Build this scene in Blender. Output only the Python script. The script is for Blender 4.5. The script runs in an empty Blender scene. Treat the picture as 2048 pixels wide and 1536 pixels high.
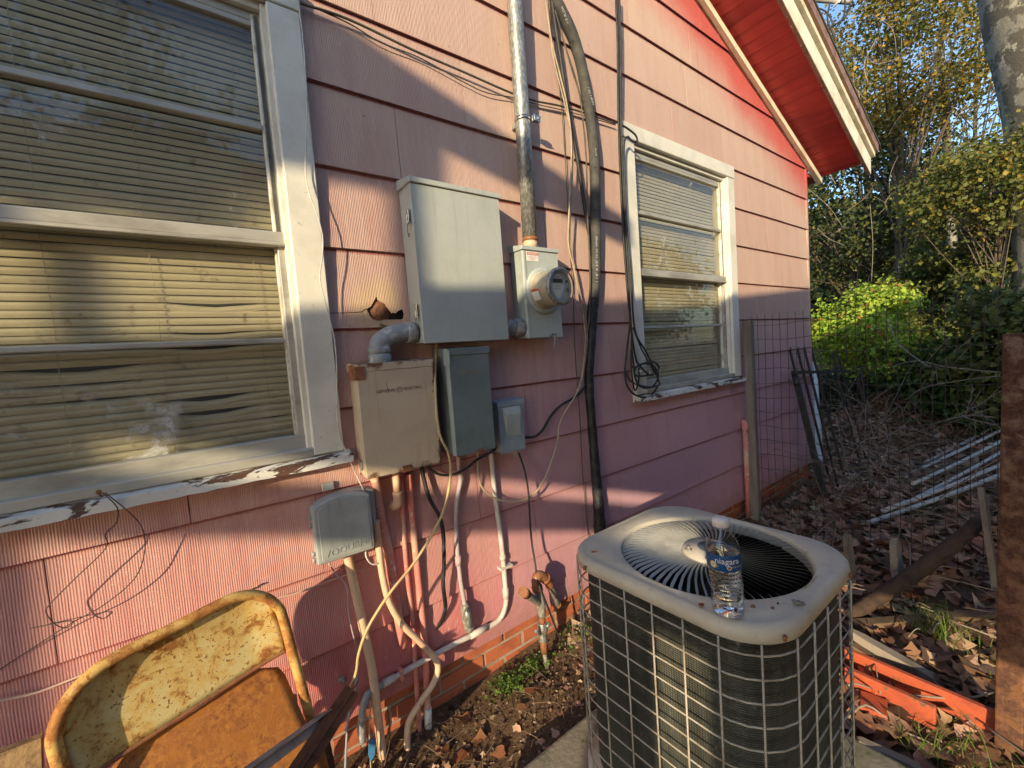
import bpy, bmesh, math, random
import numpy as np
from mathutils import Vector, Matrix
random.seed(7); rng = np.random.default_rng(11)
S = bpy.context.scene
PI = math.pi

# ---------------------------------------------------------------- camera
F, YAW, PIT, ROL = 860.83, 0.645857, -0.0683225, -0.0746839
CAM = Vector((0, -1.5, 0))
_f = Vector((math.sin(YAW)*math.cos(PIT), math.cos(YAW)*math.cos(PIT), math.sin(PIT)))
_r0 = Vector((math.cos(YAW), -math.sin(YAW), 0)); _u0 = _r0.cross(_f)
_r = _r0*math.cos(ROL) + _u0*math.sin(ROL); _u = -_r0*math.sin(ROL) + _u0*math.cos(ROL)
cd = bpy.data.cameras.new('camera'); cam = bpy.data.objects.new('camera', cd); S.collection.objects.link(cam)
cd.sensor_width = 36; cd.lens = F/2048*36; cd.clip_start = .02; cd.clip_end = 900
m = Matrix.Identity(4)
for i in range(3): m[i][0] = _r[i]; m[i][1] = _u[i]; m[i][2] = -_f[i]; m[i][3] = CAM[i]
cam.matrix_world = m; S.camera = cam

# ---------------------------------------------------------------- light
L = Vector((.82, .50, -.273)).normalized()            # the way the sunlight travels
SKY, SUNP, EXPO = .15, 3.3, 1.08
W = bpy.data.worlds.new('World'); S.world = W; W.use_nodes = True
nt = W.node_tree; nt.nodes.clear()
o = nt.nodes.new('ShaderNodeOutputWorld'); bg = nt.nodes.new('ShaderNodeBackground'); sk = nt.nodes.new('ShaderNodeTexSky')
sk.sky_type = 'NISHITA'; sk.sun_disc = False; sk.sun_elevation = math.asin(-L.z); sk.sun_rotation = math.atan2(-L.x, -L.y)
sk.air_density = 1.1; sk.dust_density = .9; sk.ozone_density = 3.2
nt.links.new(sk.outputs[0], bg.inputs[0]); bg.inputs[1].default_value = SKY; nt.links.new(bg.outputs[0], o.inputs[0])
sd = bpy.data.lights.new('sun', 'SUN'); so = bpy.data.objects.new('sun', sd); S.collection.objects.link(so)
sd.energy = SUNP; sd.angle = math.radians(.55); sd.color = (1, .82, .53)
so.rotation_euler = L.to_track_quat('-Z', 'Y').to_euler()
S.view_settings.view_transform = 'Standard'; S.view_settings.look = 'None'
S.view_settings.exposure = EXPO; S.view_settings.gamma = 1; S.view_settings.use_curve_mapping = False
GZ = -1.37                                            # ground level (the camera is the origin's height)

# ---------------------------------------------------------------- places seen in the photograph
def ray(x, y): return _r*(x-1024) + _u*(768-y) + _f*F
def P(x, y, d=0.0):                                   # point standing d metres in front of the house wall
    r = ray(x, y); return CAM + r*((1.5-d)/r.y)
def G(x, y, z=GZ): r = ray(x, y); return CAM + r*(z/r.z)
def D(x, y, dep): return CAM + ray(x, y)*(dep/F)

# ---------------------------------------------------------------- materials
class NT:
    def __init__(s, name):
        s.m = bpy.data.materials.new(name); s.m.use_nodes = True; s.t = s.m.node_tree; s.t.nodes.clear()
        s.o = s.n('ShaderNodeOutputMaterial'); s.b = s.n('ShaderNodeBsdfPrincipled'); s.l(s.b.outputs[0], s.o.inputs[0])
    def n(s, k, **kw):
        a = s.t.nodes.new(k)
        for q, v in kw.items(): setattr(a, q, v)
        return a
    def l(s, a, b): s.t.links.new(a, b)
    def pos(s, sc=(1, 1, 1), obj=False):
        if obj: g = s.n('ShaderNodeTexCoord').outputs['Object']
        else: g = s.n('ShaderNodeNewGeometry').outputs['Position']
        mp = s.n('ShaderNodeMapping'); mp.inputs['Scale'].default_value = sc; s.l(g, mp.inputs[0]); return mp.outputs[0]
    def noise(s, scale, vec, det=5, rough=.6, dist=0):
        a = s.n('ShaderNodeTexNoise'); a.inputs['Scale'].default_value = scale; a.inputs['Detail'].default_value = det
        a.inputs['Roughness'].default_value = rough; a.inputs['Distortion'].default_value = dist; s.l(vec, a.inputs['Vector']); return a.outputs[0]
    def ramp(s, fac, lo, hi, a=0., b=1.):
        r = s.n('ShaderNodeMapRange'); r.interpolation_type = 'SMOOTHSTEP'
        for i, v in ((1, lo), (2, hi), (3, a), (4, b)): r.inputs[i].default_value = v
        s.l(fac, r.inputs[0]); return r.outputs[0]
    def mix(s, fac, a, b, mode='MIX'):
        x = s.n('ShaderNodeMix', data_type='RGBA', blend_type=mode)
        for i, v in ((0, fac), (6, a), (7, b)):
            if hasattr(v, 'is_linked'): s.l(v, x.inputs[i])
            elif i == 0: x.inputs[0].default_value = v
            else: x.inputs[i].default_value = (*v[:3], 1)
        return x.outputs[2]
    def math(s, op, a, b=0.):
        x = s.n('ShaderNodeMath', operation=op)
        for i, v in ((0, a), (1, b)):
            if hasattr(v, 'is_linked'): s.l(v, x.inputs[i])
            else: x.inputs[i].default_value = v
        return x.outputs[0]
    def bump(s, h, dist=.002, st=1.):
        b = s.n('ShaderNodeBump'); b.inputs['Strength'].default_value = st; b.inputs['Distance'].default_value = dist
        s.l(h, b.inputs['Height']); s.l(b.outputs[0], s.b.inputs['Normal']); return b
    def base(s, c, rough=.7, metal=0., spec=.4):
        if hasattr(c, 'is_linked'): s.l(c, s.b.inputs['Base Color'])
        else: s.b.inputs['Base Color'].default_value = (*c[:3], 1)
        s.b.inputs['Roughness'].default_value = rough; s.b.inputs['Metallic'].default_value = metal
        s.b.inputs['Specular IOR Level'].default_value = spec

def worn(name, c, c2=None, scale=6, lo=.45, hi=.65, rough=.6, metal=0., bsc=60, bd=.0008, stretch=(1, 1, 1), spots=None, spec=.4, dirt=.12, obj=False, streak=0.):
    q = NT(name); v = q.pos(stretch, obj)
    c2 = c2 or tuple(k*.75 for k in c)
    col = q.mix(q.ramp(q.noise(scale, v), lo, hi), c, c2)
    col = q.mix(q.ramp(q.noise(scale*7, v, 4), .35, .7, 0, dirt), col, tuple(k*.35 for k in c))
    if streak:
        col = q.mix(q.ramp(q.noise(9, q.pos((3, 3, .22)), 6, .72), .52, .74, 0, streak), col, tuple(k*.5 for k in c)); col = q.mix(q.ramp(q.noise(55, q.pos((1, 1, .5)), 3, .8), .70, .73, 0, .5), col, (.62, .62, .58))
    if spots:
        sc, slo, shi, scol = spots
        col = q.mix(q.ramp(q.noise(sc, q.pos((1, 1, 1), obj), 6, .65), slo, shi), col, scol)
    q.base(col, rough, metal, spec); q.bump(q.noise(bsc, v, 4), bd, .8); return q.m

M = {}; LAP, Z0 = .2634, .129
def siding():
    q = NT('painted_cement_shingle')
    v = q.pos((1, 1, 1)); sep = q.n('ShaderNodeSeparateXYZ'); q.l(v, sep.inputs[0])
    X, Z = sep.outputs[0], sep.outputs[2]
    info = q.n('ShaderNodeObjectInfo').outputs['Random']
    wav = q.n('ShaderNodeTexWave', wave_type='BANDS', bands_direction='X', wave_profile='SIN')
    wav.inputs['Scale'].default_value = 56; wav.inputs['Distortion'].default_value = 3.2; wav.inputs['Detail'].default_value = 3; wav.inputs['Detail Scale'].default_value = .35
    q.l(q.pos((1, 1, .25)), wav.inputs[0]); wv = wav.outputs[1]
    fine = q.noise(150, q.pos((1, 1, .03)), 3)
    streak = q.noise(5, q.pos((2.2, 1, .35)), 5, .65)
    streak2 = q.noise(17, q.pos((2., 1, .22)), 4, .7)
    big = q.noise(1.6, v, 4)
    col = q.mix(q.ramp(streak, .38, .66), (.54, .365, .31), (.47, .275, .245))
    col = q.mix(q.ramp(streak2, .45, .75, 0, .5), col, (.59, .44, .35))
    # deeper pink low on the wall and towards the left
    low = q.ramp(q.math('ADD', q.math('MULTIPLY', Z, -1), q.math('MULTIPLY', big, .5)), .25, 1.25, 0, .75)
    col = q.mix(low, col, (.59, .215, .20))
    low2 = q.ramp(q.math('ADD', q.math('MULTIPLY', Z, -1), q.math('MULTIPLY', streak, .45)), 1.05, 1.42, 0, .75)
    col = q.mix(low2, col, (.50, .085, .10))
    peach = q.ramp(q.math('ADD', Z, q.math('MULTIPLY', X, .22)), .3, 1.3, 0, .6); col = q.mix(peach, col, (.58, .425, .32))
    # bluish shade tint put into the paint of the lower right courses
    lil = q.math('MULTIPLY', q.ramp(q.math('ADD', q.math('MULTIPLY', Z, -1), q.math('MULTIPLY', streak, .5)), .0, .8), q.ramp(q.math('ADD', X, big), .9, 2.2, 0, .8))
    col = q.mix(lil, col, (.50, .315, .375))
    # unfaded red paint sheltered along the rake
    s = q.math('ADD', Z, q.math('MULTIPLY', X, .386)); s = q.math('ADD', s, q.math('MULTIPLY', q.noise(2.5, v, 3), .35))
    col = q.mix(q.ramp(s, 2.86, 3.34, 0, .95), col, (.53, .085, .08))
    col = q.mix(q.ramp(info, 0, 1, 0, .16), col, (.34, .14, .15))
    col = q.mix(q.ramp(q.math('ADD', q.math('MULTIPLY', wv, .5), q.math('MULTIPLY', fine, .5)), .42, .18, 0, .22), col, (.30, .10, .11))
    # chalky worn patches and grime specks
    col = q.mix(q.ramp(q.noise(70, q.pos((1, 1, .5)), 5, .7), .57, .72, 0, .45), col, (.66, .47, .38))
    col = q.mix(q.ramp(q.noise(38, v, 6, .7), .66, .72, 0, .6), col, (.16, .08, .07))
    # the yellowed glue stain round the broken shingle
    d = q.n('ShaderNodeVectorMath', operation='DISTANCE'); q.l(v, d.inputs[0]); d.inputs[1].default_value = (.555, 0, .195)
    col = q.mix(q.ramp(q.math('ADD', d.outputs['Value'], q.math('MULTIPLY', q.noise(9, v), .12)), .20, .12, 0, .5), col, (.58, .42, .20))
    # unfaded red paint under every lap, darkened to draw its shade line
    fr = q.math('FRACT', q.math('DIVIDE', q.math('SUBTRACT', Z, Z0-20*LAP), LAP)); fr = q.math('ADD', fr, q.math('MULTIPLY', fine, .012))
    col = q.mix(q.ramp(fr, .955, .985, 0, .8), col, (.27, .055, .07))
    # rain streaks and splashed soil near the ground
    dirt = q.noise(6, q.pos((3.2, 1, .25)), 6, .7)
    col = q.mix(q.ramp(dirt, .56, .74, 0, .45), col, (.30, .17, .16))
    spl = q.ramp(q.math('ADD', q.math('MULTIPLY', Z, -1), q.math('MULTIPLY', q.noise(14, v, 6, .7), .35)), 1.20, 1.38, 0, .5)
    col = q.mix(spl, col, (.28, .15, .11))
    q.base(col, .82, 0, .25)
    h = q.math('ADD', q.math('MULTIPLY', wv, .55), q.math('MULTIPLY', fine, 1.0)); q.bump(h, .0017, .75)
    return q.m
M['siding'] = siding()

def peeling(name, paint, wood, lo, hi, sc=9, zgrad=None):
    q = NT(name); v = q.pos((.35, 1, 1)); v2 = q.pos((1, 1, 1))
    n = q.noise(sc, v, 9, .68, .4); msk = q.ramp(n, lo, hi)
    wc = q.mix(q.noise(60, q.pos((.1, 1, 1.5))), wood, tuple(k*.4 for k in wood))
    pc = q.mix(q.ramp(q.noise(5, v2), .4, .7), paint, tuple(k*.8 for k in paint))
    pc = q.mix(q.ramp(q.noise(45, v2, 5, .7), .6, .75, 0, .5), pc, (.22, .17, .12))
    q.base(q.mix(msk, pc, wc), .62)
    q.bump(q.math('ADD', q.math('MULTIPLY', msk, -1.4), q.math('MULTIPLY', q.noise(30, v2, 6), .5)), .0022, .9)
    return q.m
M['trim'] = peeling('aged_white_trim_paint', (.70, .67, .57), (.22, .14, .09), .69, .72, 14)
M['sill'] = peeling('peeling_sill_paint', (.70, .68, .62), (.15, .075, .05), .535, .56, 16)
M['rake'] = worn('weathered_cream_rake_paint', (.78, .73, .58), (.62, .55, .40), 5, spots=(30, .66, .72, (.2, .12, .08)))
M['brownrake'] = worn('brown_and_shaded_board', (.26, .15, .11), (.14, .08, .06), 12, spots=(40, .6, .7, (.55, .42, .32)))  # brown edges, plus the shade painted into the upper frieze
M['soffit'] = worn('red_soffit_paint', (.50, .055, .055), (.30, .03, .035), 4, rough=.55, bsc=70, stretch=(1, .15, 1), dirt=.25)
M['alum'] = worn('oxidised_window_aluminium', (.46, .44, .38), (.30, .28, .24), 9, rough=.5, metal=.25, stretch=(.3, 1, 1))
M['putty'] = worn('cracked_window_putty', (.66, .64, .56), (.40, .36, .28), 14)
M['sheath'] = worn('tar_paper', (.03, .028, .026))
M['brick'] = worn('red_brick', (.43, .125, .06), (.30, .09, .05), 8, bsc=90, bd=.002, rough=.9, spots=(30, .58, .70, (.24, .07, .04)), spec=.2)
M['mortar'] = worn('grey_mortar', (.36, .30, .24), (.25, .20, .15), 14, bsc=90, bd=.003, rough=.95, spec=.1)
M['roof'] = worn('asphalt_roofing', (.07, .065, .06), rough=.95)
M['roofmetal'] = worn('dull_drip_edge', (.42, .40, .36), (.25, .23, .2), 10, metal=.4)
M['slat'] = worn('yellowed_blind_slat', (.70, .62, .43), (.58, .51, .35), 3, rough=.5, bsc=20, bd=.0002, spots=(22, .60, .74, (.32, .26, .16)), stretch=(.4, 1, 1))
M['cord'] = worn('blind_cord', (.55, .48, .33))
M['room'] = worn('dark_room', (.05, .045, .04))
M['boxgrey'] = worn('light_grey_enamel', (.44, .46, .42), (.38, .40, .37), 3, rough=.42, bsc=240, bd=.0004, spots=(60, .66, .74, (.28, .27, .24)), dirt=.08, streak=.45)
M['metergrey'] = worn('meter_box_enamel', (.42, .46, .43), (.34, .38, .35), 4, rough=.45, bsc=200, bd=.0004, dirt=.1, streak=.45)
M['steelgrey'] = worn('dark_green_grey_enamel', (.175, .21, .20), (.14, .17, .165), 4, rough=.5, spots=(26, .64, .72, (.22, .2, .15)), streak=.4)
M['discon'] = worn('blue_grey_enamel', (.30, .35, .37), (.25, .29, .31), 6, rough=.5)
M['netplastic'] = worn('grey_utility_plastic', (.36, .37, .36), (.30, .31, .30), 4, rough=.55, bsc=180, bd=.0003, streak=.4)
def beigebox():
    q = NT('rust_edged_beige_enamel'); v = q.pos()
    sep = q.n('ShaderNodeSeparateXYZ'); q.l(v, sep.inputs[0]); X, Z = sep.outputs[0], sep.outputs[2]
    n = q.noise(22, v, 7, .7)
    col = q.mix(q.ramp(q.noise(5, v), .35, .7), (.58, .46, .32), (.49, .385, .27))
    def edge(a, c0, w):                     # 1 near the coordinate c0
        return q.math('SUBTRACT', 1, q.math('DIVIDE', q.math('ABSOLUTE', q.math('SUBTRACT', a, c0)), w))
    e = q.math('MAXIMUM', edge(Z, .012, .05), q.math('MAXIMUM', edge(Z, -.375, .05), edge(X, .71, .03)))
    msk = q.ramp(q.math('ADD', q.math('MULTIPLY', e, .42), n), .77, .93)
    col = q.mix(q.ramp(q.noise(10, q.pos((3, 3, .25)), 6, .7), .50, .72, 0, .5), col, (.27, .17, .09))
    col = q.mix(msk, col, (.17, .075, .04))
    col = q.mix(q.ramp(q.noise(75, q.pos((.6, 1, 1.3)), 5, .75), .69, .72), col, (.05, .035, .03))
    q.base(col, .55); q.bump(n, .001, .5); return q.m
M['beige'] = beigebox()
def galv(name, c=(.42, .43, .40), metal=.85, rough=.42):
    q = NT(name); v = q.pos()
    vo = q.n('ShaderNodeTexVoronoi'); vo.inputs['Scale'].default_value = 150; q.l(q.pos((1, 1, .35)), vo.inputs[0])
    col = q.mix(q.ramp(vo.outputs[0], .0, .8), c, tuple(k*.45 for k in c))
    col = q.mix(q.ramp(q.noise(16, v), .5, .75, 0, .6), col, (.22, .21, .17))
    q.base(col, rough, metal); q.bump(q.noise(120, v), .0005, .6); return q.m
M['galv'] = galv('galvanised_conduit', (.50, .50, .46), .6, .45); M['oldgalv'] = galv('dull_pipe_metal', (.42, .38, .34), .35, .7)
M['chrome'] = galv('bright_zinc', (.75, .74, .7), .95, .3)
M['pvcgrey'] = worn('scuffed_grey_pvc', (.27, .285, .29), (.20, .21, .22), 9, rough=.5, spots=(24, .52, .6, (.42, .41, .38)))
M['pvcwhite'] = worn('aged_white_conduit', (.58, .52, .47), (.5, .42, .38), 8, rough=.5, spots=(30, .62, .7, (.5, .2, .2)))
M['pinkpipe'] = worn('pink_painted_pipe', (.60, .20, .17), (.58, .34, .26), 7, rough=.6, spots=(35, .58, .66, (.62, .5, .38)))
M['creampipe'] = worn('cream_painted_pipe', (.66, .46, .30), (.62, .34, .24), 6, rough=.55, spots=(40, .62, .70, (.35, .12, .08)))
M['greypipe'] = worn('grey_lilac_pipe', (.42, .35, .35), (.55, .33, .32), 7, rough=.6)
M['black'] = worn('black_cable_jacket', (.022, .022, .022), (.045, .042, .038), 14, rough=.55)
M['tar'] = worn('cracked_black_foam', (.012, .012, .013), (.04, .04, .042), 25, rough=.5, bsc=45, bd=.006)
M['foam'] = worn('weathered_pipe_foam', (.055, .053, .047), (.09, .085, .072), 16, rough=.8, bsc=35, bd=.005, spots=(28, .62, .66, (.015, .015, .014)))
M['beigecable'] = worn('tan_cable', (.42, .33, .22), (.30, .23, .16), 12)
M['olive'] = worn('olive_brown_wire', (.10, .085, .06), (.06, .05, .04), 12)
M['yellowcable'] = worn('yellowed_cable', (.55, .40, .19), (.46, .32, .15), 8)
M['whitewire'] = worn('white_phone_wire', (.60, .58, .52), (.42, .40, .36), 20)
M['darkwire'] = worn('rusted_thin_wire', (.06, .035, .03))
M['creamwire'] = worn('cream_wire_on_wall', (.62, .42, .32), (.55, .3, .26), 6)
M['whiteprint'] = worn('white_cable_print', (.62, .62, .58), dirt=.3)
M['white'] = worn('white_paint', (.75, .74, .7)); M['whitepost'] = worn('white_post_paint', (.62, .66, .68), (.5, .55, .57), 8)
M['redprint'] = worn('red_label_print', (.65, .20, .16)); M['orange'] = worn('orange_label', (.80, .16, .05))
M['greyprint'] = worn('dark_label_print', (.12, .12, .12)); M['lcd'] = worn('meter_display', (.05, .065, .06), rough=.25)
M['face'] = worn('meter_face', (.40, .44, .45), rough=.4); M['facelight'] = worn('meter_face_print', (.62, .64, .62), rough=.4)
M['tanprint'] = worn('faded_tan_lettering', (.34, .26, .17)); M['brownprint'] = worn('faded_brown_lettering', (.15, .09, .055))
def rusty(name, paint, lo, hi, pc=(.20, .075, .022), sc=9, rough=.5, obj=False, spots=True, hot=(.36, .15, .035), halo=(.50, .27, .06)):
    q = NT(name); v = q.pos((1, 1, 1), obj)
    n1 = q.noise(sc, v, 8, .66, .3); n2 = q.noise(sc*8, v, 3, .6)
    rust = q.mix(q.ramp(q.noise(sc*4, v, 6, .7), .35, .65), pc, hot)
    rust = q.mix(q.ramp(q.noise(sc*11, v, 4, .6), .55, .7, 0, .7), rust, (.055, .025, .018))
    msk = q.ramp(n1, lo, hi)
    if spots: msk = q.math('MAXIMUM', msk, q.ramp(n2, .60, .64))
    edge = q.ramp(n1, lo-.10, lo+.01, 0, .55); pp = q.mix(edge, paint, halo)
    q.base(q.mix(msk, pp, rust), rough); q.l(q.ramp(msk, 0, 1, .35, .85), q.b.inputs['Roughness'])
    q.bump(q.math('ADD', q.math('MULTIPLY', msk, .6), q.math('MULTIPLY', q.noise(sc*14, v, 4), .5)), .0012, .7); return q.m
M['chairtube'] = rusty('rust_blotched_cream_tube', (.58, .40, .15), .42, .53, (.24, .085, .02), sc=13, hot=(.42, .19, .05))
M['chairpanel'] = rusty('rust_speckled_cream_panel', (.60, .49, .23), .52, .62, (.24, .09, .02), sc=15, halo=(.55, .31, .06))
M['chairseat'] = rusty('rusted_seat_steel', (.33, .12, .025), .35, .6, (.22, .07, .018), sc=15, hot=(.40, .16, .03), halo=(.36, .14, .03))
M['rustpost'] = rusty('pitted_rusty_post', (.15, .065, .03), .38, .58, (.045, .02, .014), sc=26, hot=(.12, .048, .024), halo=(.19, .085, .035))
M['rustiron'] = rusty('dark_rusty_iron', (.07, .045, .035), .5, .6, (.10, .045, .028), sc=20, hot=(.16, .07, .035), halo=(.12, .06, .035))
M['rustfit'] = rusty('rusty_gas_fitting', (.30, .13, .06), .4, .6, (.15, .06, .03), sc=22, hot=(.26, .10, .04), halo=(.26, .11, .05))
def actop():
    q = NT('chalky_tan_cover'); v = q.pos(); n = q.noise(5, v, 6, .65)
    col = q.mix(q.ramp(n, .35, .7), (.56, .51, .41), (.46, .42, .34))
    col = q.mix(q.ramp(q.noise(26, v, 6, .7), .55, .72, 0, .45), col, (.19, .15, .115))
    col = q.mix(q.ramp(q.noise(19, q.pos((1, 1, 1)), 3, .5), .705, .725), col, (.30, .10, .03))
    q.base(col, .6); q.bump(q.noise(90, v), .0006, .7); return q.m
M['actop'] = actop()
M['acblade'] = worn('grey_fan_guard_vane', (.36, .355, .32), (.28, .275, .25), 12, rough=.5)
M['acwire'] = worn('tan_coated_guard_wire', (.40, .36, .29), (.28, .22, .16), 12, rough=.55, spots=(40, .6, .7, (.16, .09, .05)))
def coil():
    q = NT('dusty_condenser_fins'); v = q.pos()
    wv = q.n('ShaderNodeTexWave', wave_type='BANDS', bands_direction='Z'); wv.inputs['Scale'].default_value = 58; q.l(q.pos(), wv.inputs[0])
    wx = q.n('ShaderNodeTexWave', wave_type='BANDS', bands_direction='DIAGONAL'); wx.inputs['Scale'].default_value = 95; q.l(q.pos((1, 1, .0)), wx.inputs[0])
    col = q.mix(q.ramp(q.noise(9, q.pos((1.6, 1.6, .3)), 6, .7), .35, .7), (.055, .056, .045), (.13, .13, .10))
    col = q.mix(wv.outputs[1], q.mix(.6, col, (.012, .012, .01)), col)
    col = q.mix(q.ramp(q.noise(40, q.pos((1, 1, .4)), 6, .75), .60, .72, 0, .7), col, (.28, .27, .22))
    q.base(col, .7, .2); q.bump(q.math('ADD', wv.outputs[1], q.math('MULTIPLY', wx.outputs[1], .5)), .003, .9); return q.m
M['coil'] = coil()
M['hublabel'] = worn('blue_grey_badge', (.085, .11, .15), (.12, .14, .17), 30)
M['concrete'] = worn('mossy_concrete', (.25, .22, .17), (.16, .15, .11), 6, bsc=70, bd=.003, rough=.95, spots=(22, .55, .68, (.09, .10, .045)))
M['oldwood'] = worn('weathered_grey_wood', (.24, .20, .165), (.14, .115, .09), 7, bsc=40, bd=.004, rough=.9, stretch=(1, 1, .15))
M['bark'] = worn('dark_rotting_log', (.075, .045, .03), (.04, .026, .02), 12, bsc=25, bd=.01, rough=.95)
M['plank'] = worn('split_brown_plank', (.17, .11, .065), (.09, .06, .035), 10, bsc=40, bd=.004, rough=.9, stretch=(.3, .3, 1))
M['orangewood'] = worn('orange_painted_board', (.46, .095, .04), (.34, .07, .035), 8, rough=.6, bsc=50, bd=.002, spots=(20, .60, .66, (.18, .09, .05)))
M['ironfence'] = worn('black_iron_paint', (.02, .02, .021), (.035, .03, .03), 20, rough=.5)
M['meshwire'] = worn('rusted_fence_wire', (.075, .055, .05), (.05, .035, .03), 20)
M['blue'] = worn('dark_blue_plastic', (.015, .035, .085)); M['binlid'] = worn('dirty_white_lid', (.42, .42, .40))
M['bluetape'] = worn('blue_tape', (.06, .22, .42)); M['palepipe'] = worn('pale_steel_conduit', (.52, .52, .50), (.40, .39, .37), 12, rough=.45)
M['metertan'] = worn('tan_meter_housing', (.50, .44, .33), (.42, .37, .28), 12)
M['mat'] = worn('brown_fibre_board', (.30, .19, .09), (.17, .10, .05), 30, bsc=60, bd=.004)
M['sycamore'] = worn('mottled_sycamore_bark', (.20, .185, .15), (.085, .075, .06), 3.2, lo=.47, hi=.53, bsc=20, bd=.01, rough=.9, spots=(5, .58, .62, (.30, .28, .22)))
M['trunk'] = worn('grey_brown_bark', (.11, .085, .065), (.06, .047, .037), 9, bsc=30, bd=.01, rough=.95)
M['twig'] = worn('pale_dead_twig', (.27, .21, .16), (.17, .13, .10), 9)
M['shade_carport'] = worn('grey_shade_board', (.22, .2, .17), rough=.9)
def ground():
    q = NT('leafy_soil'); v = q.pos(); n = q.noise(3, v, 6)
    col = q.mix(q.ramp(n, .35, .65), (.12, .07, .04), (.17, .105, .06))
    col = q.mix(q.ramp(q.noise(55, v, 6, .75), .5, .66), col, (.27, .18, .11))
    col = q.mix(q.ramp(q.noise(23, v, 4), .60, .68), col, (.045, .028, .018))
    col = q.mix(q.ramp(q.noise(1.7, v, 5, .7), .58, .66, 0, .6), col, (.055, .07, .022))
    q.base(col, .95, 0, .15)
    q.bump(q.math('ADD', q.noise(70, v, 6, .75), q.math('MULTIPLY', n, .6)), .02, .9); return q.m
M['ground'] = ground()
def leafmat(name, trans=.35, rough=.55):
    q = NT(name); at = q.n('ShaderNodeAttribute', attribute_name='Col'); col = at.outputs[0]
    q.base(col, rough, 0, .3); tr = q.n('ShaderNodeBsdfTranslucent'); q.l(col, tr.inputs[0])
    mx = q.n('ShaderNodeMixShader'); mx.inputs[0].default_value = trans
    q.l(q.b.outputs[0], mx.inputs[1]); q.l(tr.outputs[0], mx.inputs[2]); q.l(mx.outputs[0], q.o.inputs[0]); return q.m
M['leaf'] = leafmat('tree_leaf'); M['dryleaf'] = leafmat('dry_leaf', .12, .7)
def glass(name, tint, gl, dirt, ior=1.5):
    q = NT(name); q.t.nodes.remove(q.b)
    tr = q.n('ShaderNodeBsdfTransparent'); tr.inputs[0].default_value = (*tint, 1)
    gs = q.n('ShaderNodeBsdfGlossy'); gs.inputs['Roughness'].default_value = gl
    lw = q.n('ShaderNodeLayerWeight'); f0 = ((ior-1)/(ior+1))**2
    fr = q.math('ADD', f0, q.math('MULTIPLY', q.math('POWER', lw.outputs['Facing'], 5), 1-f0))
    m1 = q.n('ShaderNodeMixShader'); q.l(fr, m1.inputs[0]); q.l(tr.outputs[0], m1.inputs[1]); q.l(gs.outputs[0], m1.inputs[2])
    df = q.n('ShaderNodeBsdfDiffuse'); df.inputs[0].default_value = (.55, .54, .5, 1)
    n = q.noise(7, q.pos(), 7, .72, .6); n2 = q.noise(1.3, q.pos(), 2)
    k = q.math('ADD', q.math('MULTIPLY', q.ramp(n, .56, .72), q.ramp(n2, .45, .62, 0, dirt*6)), dirt*.35)
    m2 = q.n('ShaderNodeMixShader'); q.l(k, m2.inputs[0]); q.l(m1.outputs[0], m2.inputs[1]); q.l(df.outputs[0], m2.inputs[2])
    q.l(m2.outputs[0], q.o.inputs[0]); return q.m
M['glass'] = glass('dusty_window_glass', (.89, .89, .86), .02, .13)
M['meterglass'] = glass('meter_glass', (.96, .95, .90), .03, .03)
def plastic():
    q = NT('clear_bottle_plastic'); q.base((.97, .985, .99), .03, 0, .5); q.b.inputs['Transmission Weight'].default_value = 1; q.b.inputs['IOR'].default_value = 1.33; return q.m
M['petwater'] = plastic()
M['pet'] = glass('thin_bottle_shell', (.95, .96, .96), .05, .05, 1.75)
M['cap'] = worn('white_bottle_cap', (.78, .74, .72), rough=.4); M['labelblue'] = worn('blue_bottle_label', (.012, .075, .22), (.01, .06, .17), 30, rough=.35)
M['gold'] = worn('gold_seal', (.6, .42, .08)); M['nest'] = worn('brown_mud_nest', (.26, .12, .06), (.17, .08, .045), 20, bsc=60, bd=.004)
M['hole'] = worn('dark_cavity', (.01, .008, .007))

# ---------------------------------------------------------------- building blocks
COL = S.collection
WL = {}
def _reg(o, parent, wl=None):
    COL.objects.link(o); wl = Vector(wl) if wl is not None else Vector((0, 0, 0))
    if parent is not None:
        o.parent = parent; o.location = wl - WL[parent.name]
    else: o.location = wl
    WL[o.name] = wl; return o
def mesh_obj(name, verts, faces, mat, parent=None, smooth=False, loc=None, mesh=None, base=None):
    if mesh is None:
        mesh = bpy.data.meshes.new(name); mesh.from_pydata([tuple(v) for v in verts], [], faces); mesh.update()
        if mat: mesh.materials.append(M[mat] if isinstance(mat, str) else mat)
        if smooth: mesh.polygons.foreach_set('use_smooth', [True]*len(mesh.polygons))
    o = bpy.data.objects.new(name, mesh); return _reg(o, parent, loc)
def tag(o, label=None, cat=None, group=None, kind=None):
    for k, v in (('label', label), ('category', cat), ('group', group), ('kind', kind)):
        if v: o[k] = v
    return o
def thing(name, label, cat, loc=(0, 0, 0), group=None):
    e = bpy.data.objects.new(name, None); e.empty_display_size = .05; _reg(e, None, loc); return tag(e, label, cat, group)
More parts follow.
